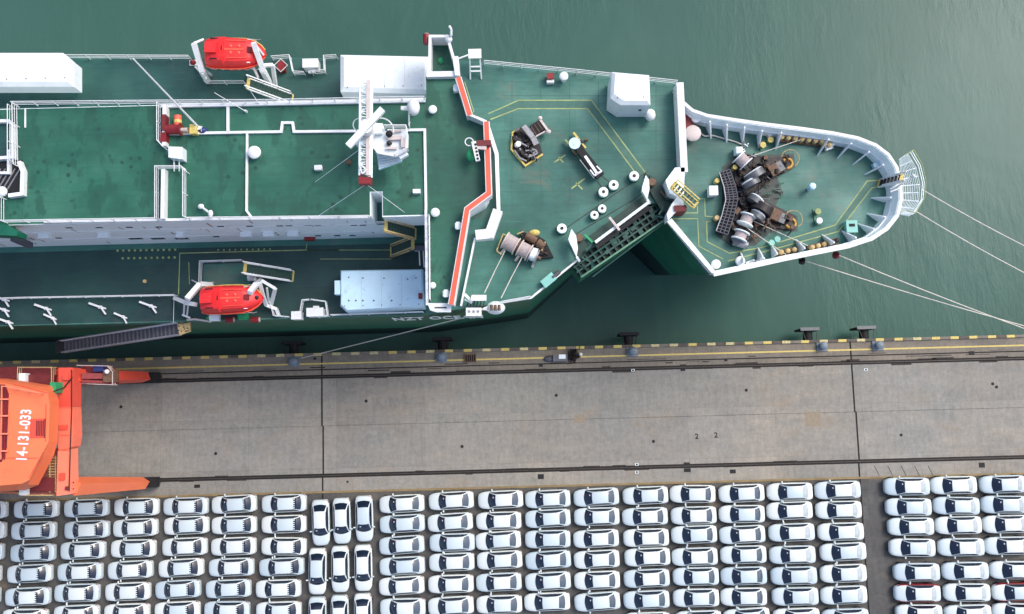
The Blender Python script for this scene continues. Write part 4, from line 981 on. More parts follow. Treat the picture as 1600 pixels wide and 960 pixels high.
# --- bow pulpit
t = thing('bow_pulpit', 'curved grating lookout platform projecting from the bow tip', 'platform', P(1420, 290, TOPZ))
fl = PP([(1406, 249), (1419, 240), (1432, 262), (1439, 288), (1437, 312), (1429, 330), (1416, 338), (1410, 330)], TOPZ - .1)
mb = MB(); inner = PP([(1406, 249), (1408, 270), (1410, 290), (1410, 312), (1408, 334)], TOPZ); outer = PP([(1419, 240), (1432, 262), (1438, 288), (1436, 314), (1422, 337)], TOPZ)
for k in range(11):
    f = k / 10; pts = [a.lerp(b, f) for a, b in zip(inner, outer)]; mb.tube([p + Vector((0, 0, -.1)) for p in pts], .03, 4)
mb.build('grating', wall_w, t)['kind'] = 'stuff'
mb = MB()
for k in range(9):
    f = k / 8 * 3.999; i = int(f); a = inner[i].lerp(inner[i + 1], f - i); b = outer[i].lerp(outer[i + 1], f - i); mb.beam(a + Vector((0, 0, -.16)), b + Vector((0, 0, -.16)), .08, .1)
mb.build('bearer', wall_w, t)
for h_ in (.4, .75, 1.1): MB().tube([inner[0] + Vector((0, 0, h_))] + [p + Vector((0, 0, h_)) for p in outer] + [inner[-1] + Vector((0, 0, h_))], .04, 5).build('handrail', ylline if h_ > 1 else wall_w, t)
mb = MB(); mb.tube([P(1392, 298, TOPZ + .2), P(1410, 287, TOPZ + 1.4), P(1427, 275, TOPZ + 2)], .07); mb.dome(P(1427, 275, TOPZ + 2), .16, .16, .2); mb.dome(P(1413, 284, TOPZ + 1.4), .16, .16, .2); mb.build('jackstaff', white, t)
mb = MB(); mb.tube(PP([(1391, 300), (1407, 294)], TOPZ + .3), .07).tube(PP([(1391, 296), (1404, 288)], TOPZ + .3), .07); mb.build('bracket', white, t)

# --- radar mast and boom across the roof
t = thing('radar_mast', 'white lattice boom mast with long radar bar and red tip on the roof', 'mast', P(590, 215, ZR))
mz = ZR + 4.6
def lattice(A, B, w, h, n, mt, nm):
    d = (B - A).normalized(); u = Vector((0, 0, 1)).cross(d).normalized() * w / 2; v = Vector((0, 0, h / 2)); mb = MB()
    cs = [u + v, -u + v, -u - v, u - v]
    for k in cs: mb.tube([A + k, B + k], .085, 5)
    for i in range(n):
        a = A.lerp(B, i / n); b = A.lerp(B, (i + 1) / n)
        for k in range(4): mb.tube([a + cs[k], b + cs[(k + 1) % 4]] if i % 2 else [a + cs[(k + 1) % 4], b + cs[k]], .04, 4); mb.tube([a + cs[k], a + cs[(k + 1) % 4]], .04, 4)
    return mb.build(nm, mt, t)
A, B = P(572, 128, mz), P(571, 276, mz)
lattice(A, B, .8, .7, 18, wall_w, 'boom'); MB().beam(A + Vector((.22, 0, .42)), B + Vector((.22, 0, .42)), .26, .08).build('walkway', pinkish, t)
tp = P(571, 284, mz); MB().box(tp.x, tp.y, mz, .9, .5, .8).tube([P(565, 272, mz + .3), P(563, 281, mz + .3)], .1).build('boom_tip', dred, t)
MB().tube(PP([(561, 258), (566, 272), (572, 266), (562, 256)], mz + .6), .05).build('floodlight_bracket', white, t)
pf = PP([(563, 198), (575, 192), (598, 193), (602, 205), (634, 203), (638, 212), (637, 235), (618, 245), (590, 240), (578, 226), (562, 222)], ZR + 3.6)
MB().prism(pf, ZR + 3.3, ZR + 3.6).build('platform', boxw, t)
MB().prism(PP([(582, 228), (590, 238), (630, 243), (627, 252), (592, 265), (589, 243)], ZR + 2.2), ZR + 1.9, ZR + 2.2).build('sloped_hood', boxb, t)
for i in range(5): MB().beam(P(590 + i * .6, 242 + i * 4.6, ZR + 2.3), P(629 - i * 1.5, 238 + i * 3.6, ZR + 2.3), .07, .08).build('slat', white, t)
q = P(592, 218, ZR); MB().cyl((q.x, q.y, ZR + .03), (q.x, q.y, ZR + 3.3), .55, 16, .4).build('mast_column', white, t, True)
q = P(575, 205, ZR + 4); MB().cyl((q.x, q.y, ZR + 3.6), (q.x, q.y, mz + .8), .6, 18, .45).build('radar_pedestal', white, t, True)
A, B = P(544, 229, mz + 1.6), P(598, 171, mz + 1.6); MB().beam(A, B, .48, .34).build('radar_scanner', boxw, t)
q = P(572, 200, mz + 1.2); MB().cyl((q.x, q.y, mz + .7), (q.x, q.y, mz + 1.5), .5, 16).build('scanner_gearbox', white, t, True)
q = P(607, 207, ZR + 4.4); MB().dome((q.x, q.y, ZR + 4.0), .27, .27, .25, 12).build('compass_dome', black, t, True)
q = P(607, 222, ZR + 4.2); MB().dome((q.x, q.y, ZR + 3.8), .22, .2, .25, 10).build('horn', dark, t, True)
MB().box(*P(566, 221, ZR + 3.9), .9, .7, .5).build('equipment_box', boxw, t); MB().box(*P(590, 205, ZR + 3.9), .7, .5, .5).build('equipment_box', wall_w, t)
MB().box(*P(618, 205, ZR + 3.8), .9, .16, .2).box(*P(617, 216, ZR + 3.8), 1.0, .3, .2).box(*P(630, 224, ZR + 3.8), .3, .7, .3).box(*P(612, 232, ZR + 3.8), .8, .16, .2).build('signal_lamps', pinkish, t)
railing(PP([(603, 201), (636, 201), (638, 212), (638, 236), (618, 246)], ZR + 3.6), t, .9, gap=1.2, name='railing')
MB().torus(P(594, 205, ZR + 4.4), 1.0, .05, 14, 4, 'Z', -10, 110).build('guard_hoop', white, t); MB().torus(P(562, 195, ZR + 4.2), .5, .045, 14, 4, 'Z', 30, 260).build('guard_hoop', white, t)
q = P(634, 242, ZR + 3); MB().box(q.x - .2, q.y, q.z, .7, .5, .4, R(30)).build('searchlight', wall_w, t)
t = thing('radome', 'white egg-shaped radome beside the end of the long white cover', 'radome', P(645, 165, ZR)); q = P(646, 168, ZR + 2.2)
MB().dome((q.x, q.y, q.z), .5, .68, .6, 16, 5, True).build('dome', white, t, True); MB().cyl((q.x, q.y + .3, ZR + .03), (q.x, q.y + .3, q.z), .16, 8).build('stem', white, t); MB().box(q.x - .75, q.y + .2, ZR + 1.4, .6, .3, .3).build('bracket', white, t)
# whip aerials and halyards
def pole(a, b, r, label, cat='aerial', m=white, tip=None, name='whip_aerial'):
    A, B = P(*a), P(*b); t = thing(name, label, cat, A)
    MB().cyl(A, B, r, 6, r * .6).build('rod', m, t)
    MB().cyl((A.x, A.y, A.z), A + Vector((0, 0, .35)), r * 3, 8, r * 2).build('base', m, t)
    if tip: MB().dome(B, .25, .25, .25).build('tip', m, t)
pole((313, 202, ZR + .03), (208, 92, ZR + 9.5), .085, 'long white leaning aerial rooted by the yellow box')
pole((385, 175, ZR + .03), (335, 145, ZR + 3), .04, 'thin white stay aerial leaning towards the seaward lifeboat')
pole((405, 163, ZR + .03), (391, 142, ZR + 2), .04, 'short thin white stay beside the roof railing')
t = thing('roof_davit', 'little white swivel arm lying on the roof by the railed trench', 'davit', P(316, 327, ZR)); A, B = P(314, 323, ZR + .5), P(329, 334, ZR + .9)
MB().cyl(A, B, .09, 6).build('arm', white, t); MB().dome(A, .25, .22, .2, 10, 3, True).dome(B, .2, .3, .2, 10, 3, True).build('ends', white, t, True); MB().cyl((A.x, A.y, ZR + .03), A, .1, 8).build('post', white, t)
for a, b, l in (((569, 290, mz), (497, 338, ZR + .1), 'wire stay running from the boom tip aft'), ((575, 290, mz), (632, 332, ZR + .1), 'wire stay running from the boom tip towards the bridge'), ((560, 235, mz), (492, 285, ZR + .1), 'short wire stay from the radar platform')):
    t = thing('wire_stay', l, 'wire', P(*b)); MB().cyl(P(*a), P(*b), .02, 4).build('wire', wall_w, t)
# coloured gear beside the trench on the roof
def gear(nm, lbl, cat, px, parts):
    t = thing(nm, lbl, cat, P(px[0], px[1], ZR))
    for pn, m_, f in parts: f(MB()).build(pn, m_, t, True)
q1 = P(277, 190, ZR + .5); q2 = P(270, 203, ZR + .5); q3 = P(303, 203, ZR + .5); q4 = P(315, 203, ZR + .4); q5 = P(257, 216, ZR + .5)
gear('orange_canister', 'orange canister beside the roof trench', 'canister', (277, 190), [('shell', orange, lambda b: b.cyl((q1.x, q1.y + .5, ZR + .4), (q1.x, q1.y - .5, ZR + .4), .3, 12)), ('band', yellow, lambda b: b.cyl((q1.x, q1.y + .12, ZR + .4), (q1.x, q1.y - .12, ZR + .4), .32, 12))])
gear('red_winch', 'dark red hose reel standing across the roof trench wall', 'reel', (270, 203), [('drum', dred, lambda b: b.cyl((q2.x - .5, q2.y, ZR + .55), (q2.x + .6, q2.y, ZR + .55), .4, 14)), ('frame', maroon, lambda b: b.box(q2.x - .6, q2.y + .5, ZR + .5, .3, 1.3, .8)), ('flange', dred, lambda b: b.cyl((q2.x + .6, q2.y, ZR + .55), (q2.x + .68, q2.y, ZR + .55), .52, 14))])
gear('yellow_box', 'yellow box beside the foot of the long aerial', 'box', (303, 203), [('body', yellow, lambda b: b.box(q3.x, q3.y, ZR + .35, .5, .7, .6)), ('lid', yellow, lambda b: b.box(q3.x, q3.y, ZR + .68, .56, .76, .06))])
gear('navy_bag', 'dark blue bag at the foot of the long aerial', 'bag', (312, 204), [('bag', navy, lambda b: b.dome((q4.x, q4.y, ZR + .03), .4, .3, .4)), ('strap', white, lambda b: b.torus((q4.x, q4.y, ZR + .4), .15, .03, 8, 4, 'X'))])
gear('pump_unit', 'small tan pump between the red reel and the yellow box', 'pump', (289, 204), [('body', tan, lambda b: b.box(q3.x - .75, q3.y, ZR + .25, .6, .4, .45)), ('motor', pinkish, lambda b: b.cyl((q3.x - 1.0, q3.y, ZR + .55), (q3.x - .5, q3.y, ZR + .55), .16, 10))])
gear('red_locker', 'small red locker in the railed edge of the trench', 'locker', (257, 216), [('body', dred, lambda b: b.box(q5.x, q5.y, ZR + .4, .4, .7, .7)), ('lid', dred, lambda b: b.box(q5.x, q5.y, ZR + .78, .46, .76, .05))])
# searchlight group at the orange dodger
t = thing('search_light', 'white searchlight stand with a green lamp behind the orange dodger', 'lamp', P(742, 235, ZR))
mb = MB(); mb.beam(P(740, 222, ZR + 1.6), P(747, 252, ZR + 1.6), .36, .3); mb.build('stand', white, t); MB().torus(P(733, 222, ZR + 1.5), .32, .05, 14, 5).build('ring', white, t)
MB().dome(P(735, 243, ZR + .9), .36, .5, .4, 12, 4, True).build('lamp_body', grn, t, True)
mb = MB()
for i in range(5): mb.cyl(P(743 + i * .9, 226 + i * 5.5, ZR + 1.76), P(743 + i * .9, 226 + i * 5.5, ZR + 1.8), .1, 8)
mb.build('holes', dark, t)
q = P(756, 222, ZR + 1.9); MB().box(q.x, q.y, ZR + 1.45, 1.1, .42, .5).build('control_box', maroon, t); MB().beam(P(744, 230, ZR + 1.5), P(760, 232, ZR + 1.5), .3, .2).build('bracket', pinkish, t)
for px, py, l in ((716, 353, 'white fitting behind the orange dodger near its knee'), (697, 459, 'tall pale bracket behind the quayside end of the orange dodger'), (713, 138, 'small white fitting behind the seaward end of the orange dodger')):
    t = thing('dodger_fitting', l, 'fitting', P(px, py, ZR)); q = P(px, py, ZR + .6); MB().box(q.x, q.y, ZR + .35, .5, .45, .6).build('body', white, t); MB().box(q.x, q.y, ZR + .68, .3, .6, .06).build('cap', wall_w, t)
t = thing('wing_fender', 'dull red round buffer on the tip of the seaward bridge wing', 'buffer', P(664, 62, ZR)); q = P(666, 62, ZR); MB().cyl((q.x, q.y - .3, ZR - .2), (q.x, q.y + .5, ZR - .2), .28, 12).build('drum', dred, t, True); MB().torus((q.x, q.y + .5, ZR - .2), .2, .06, 10, 5, 'Y').build('ring', pinkish, t)
t = thing('wing_horn', 'curved white pipe horn at the tip of the seaward bridge wing', 'horn', P(703, 60, ZR)); MB().tube([P(700, 62, ZR), P(705, 55, ZR + .8), P(705, 46, ZR + 1), P(702, 41, ZR + 1)], .1).build('pipe', white, t); MB().dome(P(701, 62, ZR + .3), .3, .3, .3).build('mouth', white, t, True)
t = thing('green_lamp', 'green sidelight glowing pale on the seaward wing floor', 'lamp', P(689, 93, ZR - 1.3)); t['label'] = 'green round lamp on the seaward wing floor'; q = P(689, 93, ZR - 1); MB().dome((q.x, q.y, ZR - 1.3), .26, .26, .3).build('shade', grn, t, True); MB().cyl((q.x, q.y, ZR - 1.3), (q.x, q.y, ZR - 1.22), .34, 12).build('base', hull_m, t)
t = thing('wing_console', 'white covered console beside the seaward wing', 'console', P(714, 104, ZR)); MB().prism(PP([(707, 88), (716, 88), (718, 118), (711, 118)], ZR + .8), ZR - 1.2, ZR + .8).build('body', white, t); MB().tube(PP([(716, 92), (732, 86)], ZR + .3), .07).build('arm', white, t)

# --- V-shaped brackets on the quayside deck edge
mb = MB(); mb.beam((-1.15, .42, .3), (-.1, .02, .3), .2, .16).beam((-.15, .05, .3), (.55, -.18, .3), .16, .14).beam((.05, -.02, .3), (.55, -.75, .3), .14, .14)
Mv = mb.mesh('arm', white); Mb_ = MB().box(-.1, 0, .12, .3, .3, .24).mesh('foot', white)
VB = [(72, 482, 'nearest the photo edge, inner row'), (157, 480, 'at the middle of the inner row'), (236, 478, 'closest to the gangway head, inner row'), (82, 497, 'nearest the photo edge, outer row'), (192, 495, 'closest to the gangway, outer row'), (12, 503, 'at the photo edge, outer row'), (6, 468, 'touching the photo edge beside the railing'), (6, 484, 'at the photo edge, inner row')]
for x, y, l in VB:
    q = P(x, y, ZD + .3); t = thing('forked_bracket', 'white forked bracket on the quayside deck, ' + l, 'bracket', (0, 0, 0), 'forked brackets on the quayside deck')
    link('arm', Mv, t); link('foot', Mb_, t); t.location = (q.x, q.y, ZD + .014)
    t.scale = (.66, .8, 1) if y in (497, 495) else (.88, .88, 1)

# --- deck fairlead rollers on the foredeck
def make_roller():
    t = thing('pedestal_roller', '', 'roller')
    MB().cyl((0, 0, .01), (0, 0, .35), .5, 14, .42).build('pedestal', hull_m, t, True)
    MB().cyl((0, 0, .35), (0, 0, .46), .44, 18).cyl((0, 0, .46), (0, 0, .62), .3, 18).cyl((0, 0, .62), (0, 0, .72), .42, 18).build('sheave', wall_w, t)
    MB().cyl((0, 0, .72), (0, 0, .76), .15, 12).build('pin', dark, t); return t
rp = make_roller()
for i, (x, y, l) in enumerate([(991, 275, 'at the foot of the painted walkway'), (959, 289, 'nearer the ramp of the middle pair'), (943, 300, 'nearer the bridge of the middle pair'), (941, 326, 'of the small pair, bow side'), (929, 336, 'of the small pair, bridge side'), (878, 357, 'alone beside the white ramp bracket')]):
    o = rp if i == 0 else copy_tree(rp); q = P(x, y, ZD + .7); o.location = (q.x, q.y, ZD + .01); o['label'] = 'pale round pedestal roller ' + l; o['group'] = 'pedestal rollers on the foredeck'
    if 'small' in l: o.scale = (.85, .85, 1)

# --- folded bow ramp with its hinge brackets
t = thing('bow_ramp', 'dark green folded bow ramp of ribbed panels across the notch in the ship side', 'ramp', P(975, 365, ZD))
ra, rb = P(907, 436, ZD - .8), P(1046, 341, ZD - .8); ra.z = rb.z = ZD; dv = (rb - ra).normalized(); nv = Vector((-dv.y, dv.x, 0)); Lr = (rb - ra).length
MB().prism([ra + nv * .0, rb + nv * .0, rb + nv * 2.9, ra + nv * 2.9], ZD - 3.5, ZD - 1.2).build('ramp_box', hull_m, t)
gm = plain('ramp_green', c(26, 78, 70), .45, var=.35, sc=2.2, dirt=c(16, 40, 40)); gd = plain('ramp_green_dark', c(16, 54, 47), .5, var=.3, sc=2)
MB().prism([ra + nv * .05, rb + nv * .05, rb + nv * 2.85, ra + nv * 2.85], ZD - 1.199, ZD - .9).build('ramp_floor', gd, t)
meL = MB().beam((0, 0, 0), (Lr, 0, 0), .16, .5).mesh('ramp_beam', gm)
for k, f in enumerate((.08, .62, 1.15, 1.7, 2.25, 2.8)): inst('ramp_beam', meL, t, ra + nv * f + Vector((0, 0, -.62)), ang(ra, rb))
meC = MB().beam((0, 0, 0), (0, 2.8, 0), .12, .4).mesh('ramp_rib', gm)
for k in range(15): inst('ramp_rib', meC, t, ra + dv * (Lr * (k + .3) / 15) + Vector((0, 0, -.66)), ang(ra, rb))
meT = MB().box(0, 0, 0, .42, .34, .06).mesh('tread_pad', gm)
random.seed(2)
for k in range(34):
    inst('tread_pad', meT, t, ra + dv * random.uniform(.4, Lr - .4) + nv * random.uniform(.3, 2.6) + Vector((0, 0, random.uniform(-.45, -.35))), ang(ra, rb))
MB().beam(ra + nv * .02 + Vector((0, 0, .1)), rb + nv * .02 + Vector((0, 0, .1)), .14, .3).build('outer_edge', plain('worn_edge_green', c(92, 140, 112), .5, var=.3, sc=3), t)
MB().beam(ra - nv * .45 + dv * 1.0 + Vector((0, 0, -.9)), rb - nv * .1 + Vector((0, 0, .0)), .1, .2).build('outer_edge', gm, t)
a1, b1_ = P(930, 379, ZD + 1), P(1014, 316, ZD + 1); MB().cyl(a1, b1_, .14, 8).build('hinge_shaft', wall_w, t)
MB().beam(a1 + Vector((.1, -.4, -.35)), b1_ + Vector((.1, -.4, -.35)), .36, .3).build('shaft_shadow', black, t)  # black bar drawn as the shadow under the hinge shaft
MB().beam(P(952, 340, ZD + 1.3), P(968, 360, ZD + 1.3), .2, .2).build('lock_bar', pinkish, t)
MB().beam(P(913, 367, ZD + .5), P(926, 379, ZD + .5), .2, .2).build('lock_bar', grn, t)
MB().prism(PP([(917, 372), (1006, 306), (1014, 316), (930, 380)], ZD + .2), ZD + .013, ZD + .3).build('sill', gd, t)
random.seed(9)
for px, py in ((915, 392), (918, 408), (925, 420), (1020, 290), (1032, 300), (1040, 312), (1036, 325), (1026, 338), (905, 415)):
    q = P(px, py, ZD + .4); MB().beam(q, q + Vector((random.uniform(-.9, .9), random.uniform(-.9, .9), .3)), .14, .2).build('linkage', random.choice([gm, gd, gm, brown]), t)
MB().prism(PP([(1008, 272), (1022, 280), (1048, 310), (1046, 330), (1034, 333), (1018, 306), (1010, 290)], ZD), ZD + .012, ZD + .3).build('bearing_plate', gd, t)
MB().prism(PP([(893, 385), (905, 372), (918, 382), (912, 402), (905, 410)], ZD), ZD + .012, ZD + .3).build('bearing_plate', gd, t)
for px, l in (([(1009, 274), (1004, 291), (1003, 298), (1011, 312), (1015, 296), (1014, 281)], 'white hinge bracket at the bow end of the folded ramp'), ([(893, 358), (888, 374), (896, 391), (901, 402), (903, 388), (900, 368)], 'white hinge bracket at the bridge end of the folded ramp')):
    t = thing('ramp_bracket', l, 'bracket', P(px[0][0], px[0][1], ZD)); MB().prism(PP(px, ZD + 1.6), ZD + 1.0, ZD + 1.6).build('plate', boxb if 0 else wall_w, t)
    q = P(px[-1][0] + 5, px[-1][1] + 4, ZD + 1); MB().cyl((q.x, q.y, ZD + .1), (q.x, q.y, ZD + 1.2), .34, 12).build('pin', brown, t); MB().beam(P(px[3][0], px[3][1], ZD + 1), P(px[3][0] + 4, px[3][1] + 6, ZD + .3), .2, .2).build('tail', wall_w, t)

# --- mooring gear on the foredeck
def drum(mb, a, b, r, rf, fl):
    """wound drum between a and b, flanges added to fl"""
    mb.cyl(a, b, r, 18); d = (Vector(b) - Vector(a)).normalized()
    fl.cyl(Vector(a) - d * .09, a, rf, 20); fl.cyl(b, Vector(b) + d * .09, rf, 20)
def bits(t, spots, seed=1, mats=None):
    """small pipes, valves and motor blocks that crowd a deck machine"""
    random.seed(seed); mats = mats or [steel, dark, dark, brown, black]
    spots = list(spots) + [(x + random.uniform(-7, 7), y + random.uniform(-6, 6), s_ * .75) for x, y, s_ in spots for _k in range(2)]
    for (x, y, s) in spots:
        q = P(x, y, ZD + .6); m_ = random.choice(mats); k = random.random(); a = random.random() * 3.14; dx = Vector((math.cos(a), math.sin(a), 0)) * s * .5
        if k < .4: MB().cyl(Vector((q.x, q.y, ZD + .5)) - dx, Vector((q.x, q.y, ZD + .6)) + dx, s * .22, 10).build('motor', m_, t, True)
        elif k < .7: MB().box(q.x, q.y, ZD + .45, s, s * .6, .5, a).build('gear_case', m_, t)
        else: MB().tube([Vector((q.x, q.y, ZD + .3)) - dx, Vector((q.x, q.y, ZD + .9)), Vector((q.x, q.y, ZD + .5)) + dx], .06, 6).build('pipe', m_, t)
t = thing('chain_windlass_unit', 'black hydraulic winch on a yellow edged tray near the orange dodger', 'winch', P(823, 222, ZD))
tr = [(801, 208), (811, 200), (822, 200), (842, 222), (848, 241), (821, 260), (799, 232)]
MB().prism(PP(tr, ZD), ZD + .012, ZD + .1).build('tray', dark, t)
mb = MB(); band(mb, PP([(812, 201), (801, 207), (799, 233), (821, 259), (848, 241)], ZD + .3), .15, ZD + .01, ZD + .3); mb.build('tray_edge', yellow, t)
mb = MB(); fl = MB(); drum(mb, P(828, 214, ZD + .9), P(847, 196, ZD + .9), .5, .6, fl); 
MB().prism(PP([(828, 197), (843, 187), (852, 200), (837, 212)], ZD + .9), ZD + .1, ZD + .9).build('motor_box', black, t)
for i in range(3): MB().beam(P(830 + 5 * i, 198 - 3.4 * i, ZD + .93), P(838 + 5 * i, 211 - 3.6 * i, ZD + .93), .06, .05).build('fin', brown, t)
MB().beam(P(842, 185, ZD + .8), P(857, 206, ZD + .8), .2, .3).dome(P(857, 206, ZD + .9), .24, .2, .2).dome(P(844, 185, ZD + .9), .2, .2, .2).build('end_frame', pinkish, t)
MB().beam(P(857, 203, ZD + .7), P(835, 215, ZD + .7), .12, .2).build('side_frame', pinkish, t)
mb = MB()
for k in range(3): mb.torus(P(825 + k * 1.6, 212 + k * 2.6, ZD + .75), .62 - .08 * k, .12, 14, 6, 'Z', -60, 130)
mb.build('brake_band', steel, t, True)
mb = MB(); mb.beam(P(818, 198, ZD + 1.1), P(832, 215, ZD + 1.1), .44, .4).beam(P(832, 214, ZD + 1.0), P(838, 226, ZD + .8), .5, .3); mb.build('gear_cover', gang, t)
MB().cyl(P(808, 227, ZD + .3), P(810, 225, ZD + .9), .26, 8).build('valve_head', white, t)
mb = MB(); mb.tube(PP([(812, 232), (818, 242), (830, 243), (838, 236), (830, 232)], ZD + .5), .1).tube(PP([(804, 235), (812, 247), (823, 252)], ZD + .45), .08).tube(PP([(821, 236), (836, 234), (840, 240), (826, 246)], ZD + .6), .08).tube(PP([(806, 214), (815, 224), (826, 230)], ZD + .6), .09); mb.build('pipework', gang, t)
bits(t, [(812, 208, .5), (808, 218, .6), (816, 222, .6), (827, 225, .5), (822, 244, .5), (835, 246, .4), (816, 238, .4), (830, 238, .5)], 4)
t = thing('deck_crane', 'slim deck crane folded between two yellow rails on the foredeck', 'crane', P(915, 245, ZD))
q = P(898, 224, ZD + 1.3); MB().cyl((q.x, q.y, ZD + .012), (q.x, q.y, ZD + 1.1), .45, 16).build('pedestal', steel, t, True); MB().cyl((q.x, q.y, ZD + 1.1), (q.x, q.y, ZD + 1.3), .52, 18).cyl((q.x, q.y, ZD + 1.3), (q.x, q.y, ZD + 1.36), .18, 12).build('turntable', boxb, t)
MB().beam(P(902, 230, ZD + .8), P(938, 276, ZD + .8), .62, .5, .8, .5).build('jib', black, t)
MB().beam(P(914, 244, ZD + 1.1), P(934, 273, ZD + 1.1), .24, .1).build('luffing_cylinder', boxw, t)
for s in (-1, 1): MB().beam(P(912 + s * 6, 246 - s * 4, ZD + .9), P(934 + s * 6, 275 - s * 4, ZD + .9), .07, .1).build('jib_edge', gang, t)
MB().beam(P(929, 275, ZD + 1), P(940, 268, ZD + 1), .16, .3).beam(P(929, 275, ZD + 1), P(922, 266, ZD + 1), .12, .2).beam(P(940, 268, ZD + 1), P(932, 260, ZD + 1), .12, .2).build('head_frame', white, t)
MB().beam(P(883, 219, ZD + .5), P(901, 242, ZD + .5), .18, .3).build('side_rail', ylline, t); MB().beam(P(896, 208, ZD + .5), P(915, 232, ZD + .5), .18, .3).build('side_rail', yellow, t)
bits(t, [(903, 236, .5), (909, 222, .4)], 8, [brown, dark])
t = thing('mooring_winch', 'twin drum mooring winch with ropes paid out, on the foredeck by the quayside edge', 'winch', P(820, 390, ZD))
MB().prism(PP([(785, 365), (800, 358), (850, 374), (863, 400), (836, 408), (778, 396)], ZD), ZD + .012, ZD + .06).build('bed', hull_m, t)
MB().prism(PP([(815, 362), (843, 370), (852, 376), (865, 402), (843, 404), (818, 382)], ZD + .5), ZD + .06, ZD + .5).build('sump', black, t)
mb = MB(); fl = MB(); zz = ZD + .85
drum(mb, P(790, 376, zz), P(806, 385, zz), .72, .82, fl); drum(mb, P(813, 388, zz), P(826, 395, zz), .66, .8, fl); mb.build('rope_drum', drumr, t, True); fl.build('flange', pinkish, t)
mb = MB(); fl = MB(); drum(mb, P(829, 398, zz), P(838, 402, zz), .45, .72, fl); mb.build('warping_head', wall_w, t, True); fl.build('flange', gang, t)
MB().cyl(P(806, 385, zz), P(813, 388, zz), .5, 16).cyl(P(786, 373, zz), P(845, 405, zz), .16, 10).build('shaft', brown, t)
for a, b in (((790, 388), (784, 395)), ((811, 400), (806, 407)), ((836, 405), (832, 417))): MB().beam(P(a[0], a[1], ZD + .8), P(b[0], b[1], ZD + .2), .2, .3).build('brake_arm', pinkish, t)
for a, b in (((786, 366), (776, 392)), ((776, 392), (783, 398)), ((786, 366), (795, 370)), ((808, 366), (818, 362)), ((852, 378), (846, 392))): MB().tube(PP([a, b], ZD + .9), .06).build('guard_rail', tan, t)
MB().cyl(P(822, 368, ZD + .9), P(838, 377, ZD + .9), .36, 12).build('motor', brown, t, True); MB().cyl(P(840, 378, ZD + .8), P(850, 386, ZD + .8), .34, 12).build('motor', brown, t, True)
MB().dome(P(835, 364, ZD + .9), .5, .3, .3, 12, 3, True).build('oil_cap', yellow, t, True); MB().beam(P(832, 408, ZD + .6), P(837, 388, ZD + .9), .5, .3).build('brake_band', wall_w, t)
bits(t, [(815, 368, .5), (828, 378, .5), (845, 388, .5), (852, 396, .6), (843, 396, .5), (835, 384, .4), (820, 376, .4)], 6)
t1_ = thing('mooring_rope', 'rope from the left drum of the foredeck winch', 'rope', P(775, 420, ZD)); t1_['label'] = 'pale rope from the winch drum nearer the bridge to the chock'; MB().tube([P(789, 392, ZD + 1), P(773, 424, ZD + .6), P(757, 458, ZD + .9)], .045).build('rope', rope_m, t1_)
t1_ = thing('mooring_rope', 'pale rope from the winch drum nearer the bow to the chock', 'rope', P(800, 430, ZD)); MB().tube([P(816, 402, ZD + 1), P(800, 432, ZD + .6), P(783, 466, ZD + .9)], .045).build('rope', rope_m, t1_)

# --- windlasses on the forecastle
stain = plain('oily_deck', c(44, 62, 58), .5, var=.35, sc=1.2, dirt=c(58, 86, 78))
MB().sheet(PP([(1128, 262), (1150, 240), (1176, 244), (1200, 242), (1240, 240), (1243, 262), (1214, 276), (1222, 300), (1212, 322), (1246, 338), (1246, 362), (1205, 362), (1180, 384), (1142, 386), (1116, 366), (1128, 330)], ZD), ZD + .024).build('oily_plating', stain, SHIP)
t = thing('windlass_walkway', 'dark slatted bent walkway behind the anchor windlasses', 'walkway', P(1135, 315, ZD + .8))
w1 = PP([(1124, 270), (1131, 292), (1134, 312), (1128, 336), (1119, 361)], ZD + .9); w2 = PP([(1140, 265), (1149, 290), (1153, 311), (1146, 340), (1137, 367)], ZD + .9)
n_ = 22
meS = None
def along(pl, f):
    f *= len(pl) - 1; i = min(int(f), len(pl) - 2); return pl[i].lerp(pl[i + 1], f - i)
for k in range(n_ + 1):
    a, b = along(w1, k / n_), along(w2, k / n_); MB().beam(a, b, .07, .1).build('slat', gangd, t)
for s_ in (w1, w2, [a.lerp(b, .33) for a, b in zip(w1, w2)], [a.lerp(b, .66) for a, b in zip(w1, w2)]):
    mb = MB(); [mb.beam(a, b, .07, .14) for a, b in zip(s_, s_[1:])]; mb.build('frame', gang if s_ is w1 else gangd, t)
MB().prism([p for p in w1] + [p for p in w2[::-1]], ZD + .5, ZD + .6).build('pan', black, t)
for px, py in ((1120, 283), (1120, 341), (1148, 262)): q = P(px, py, ZD + .5); MB().cyl((q.x, q.y, ZD + .02), (q.x, q.y, ZD + .7), .22, 10).build('valve_wheel', yellow if py < 300 else tan, t)
rustm = plain('rust_dark', c(88, 58, 44), .8, var=.35, sc=5, dirt=c(46, 36, 34))
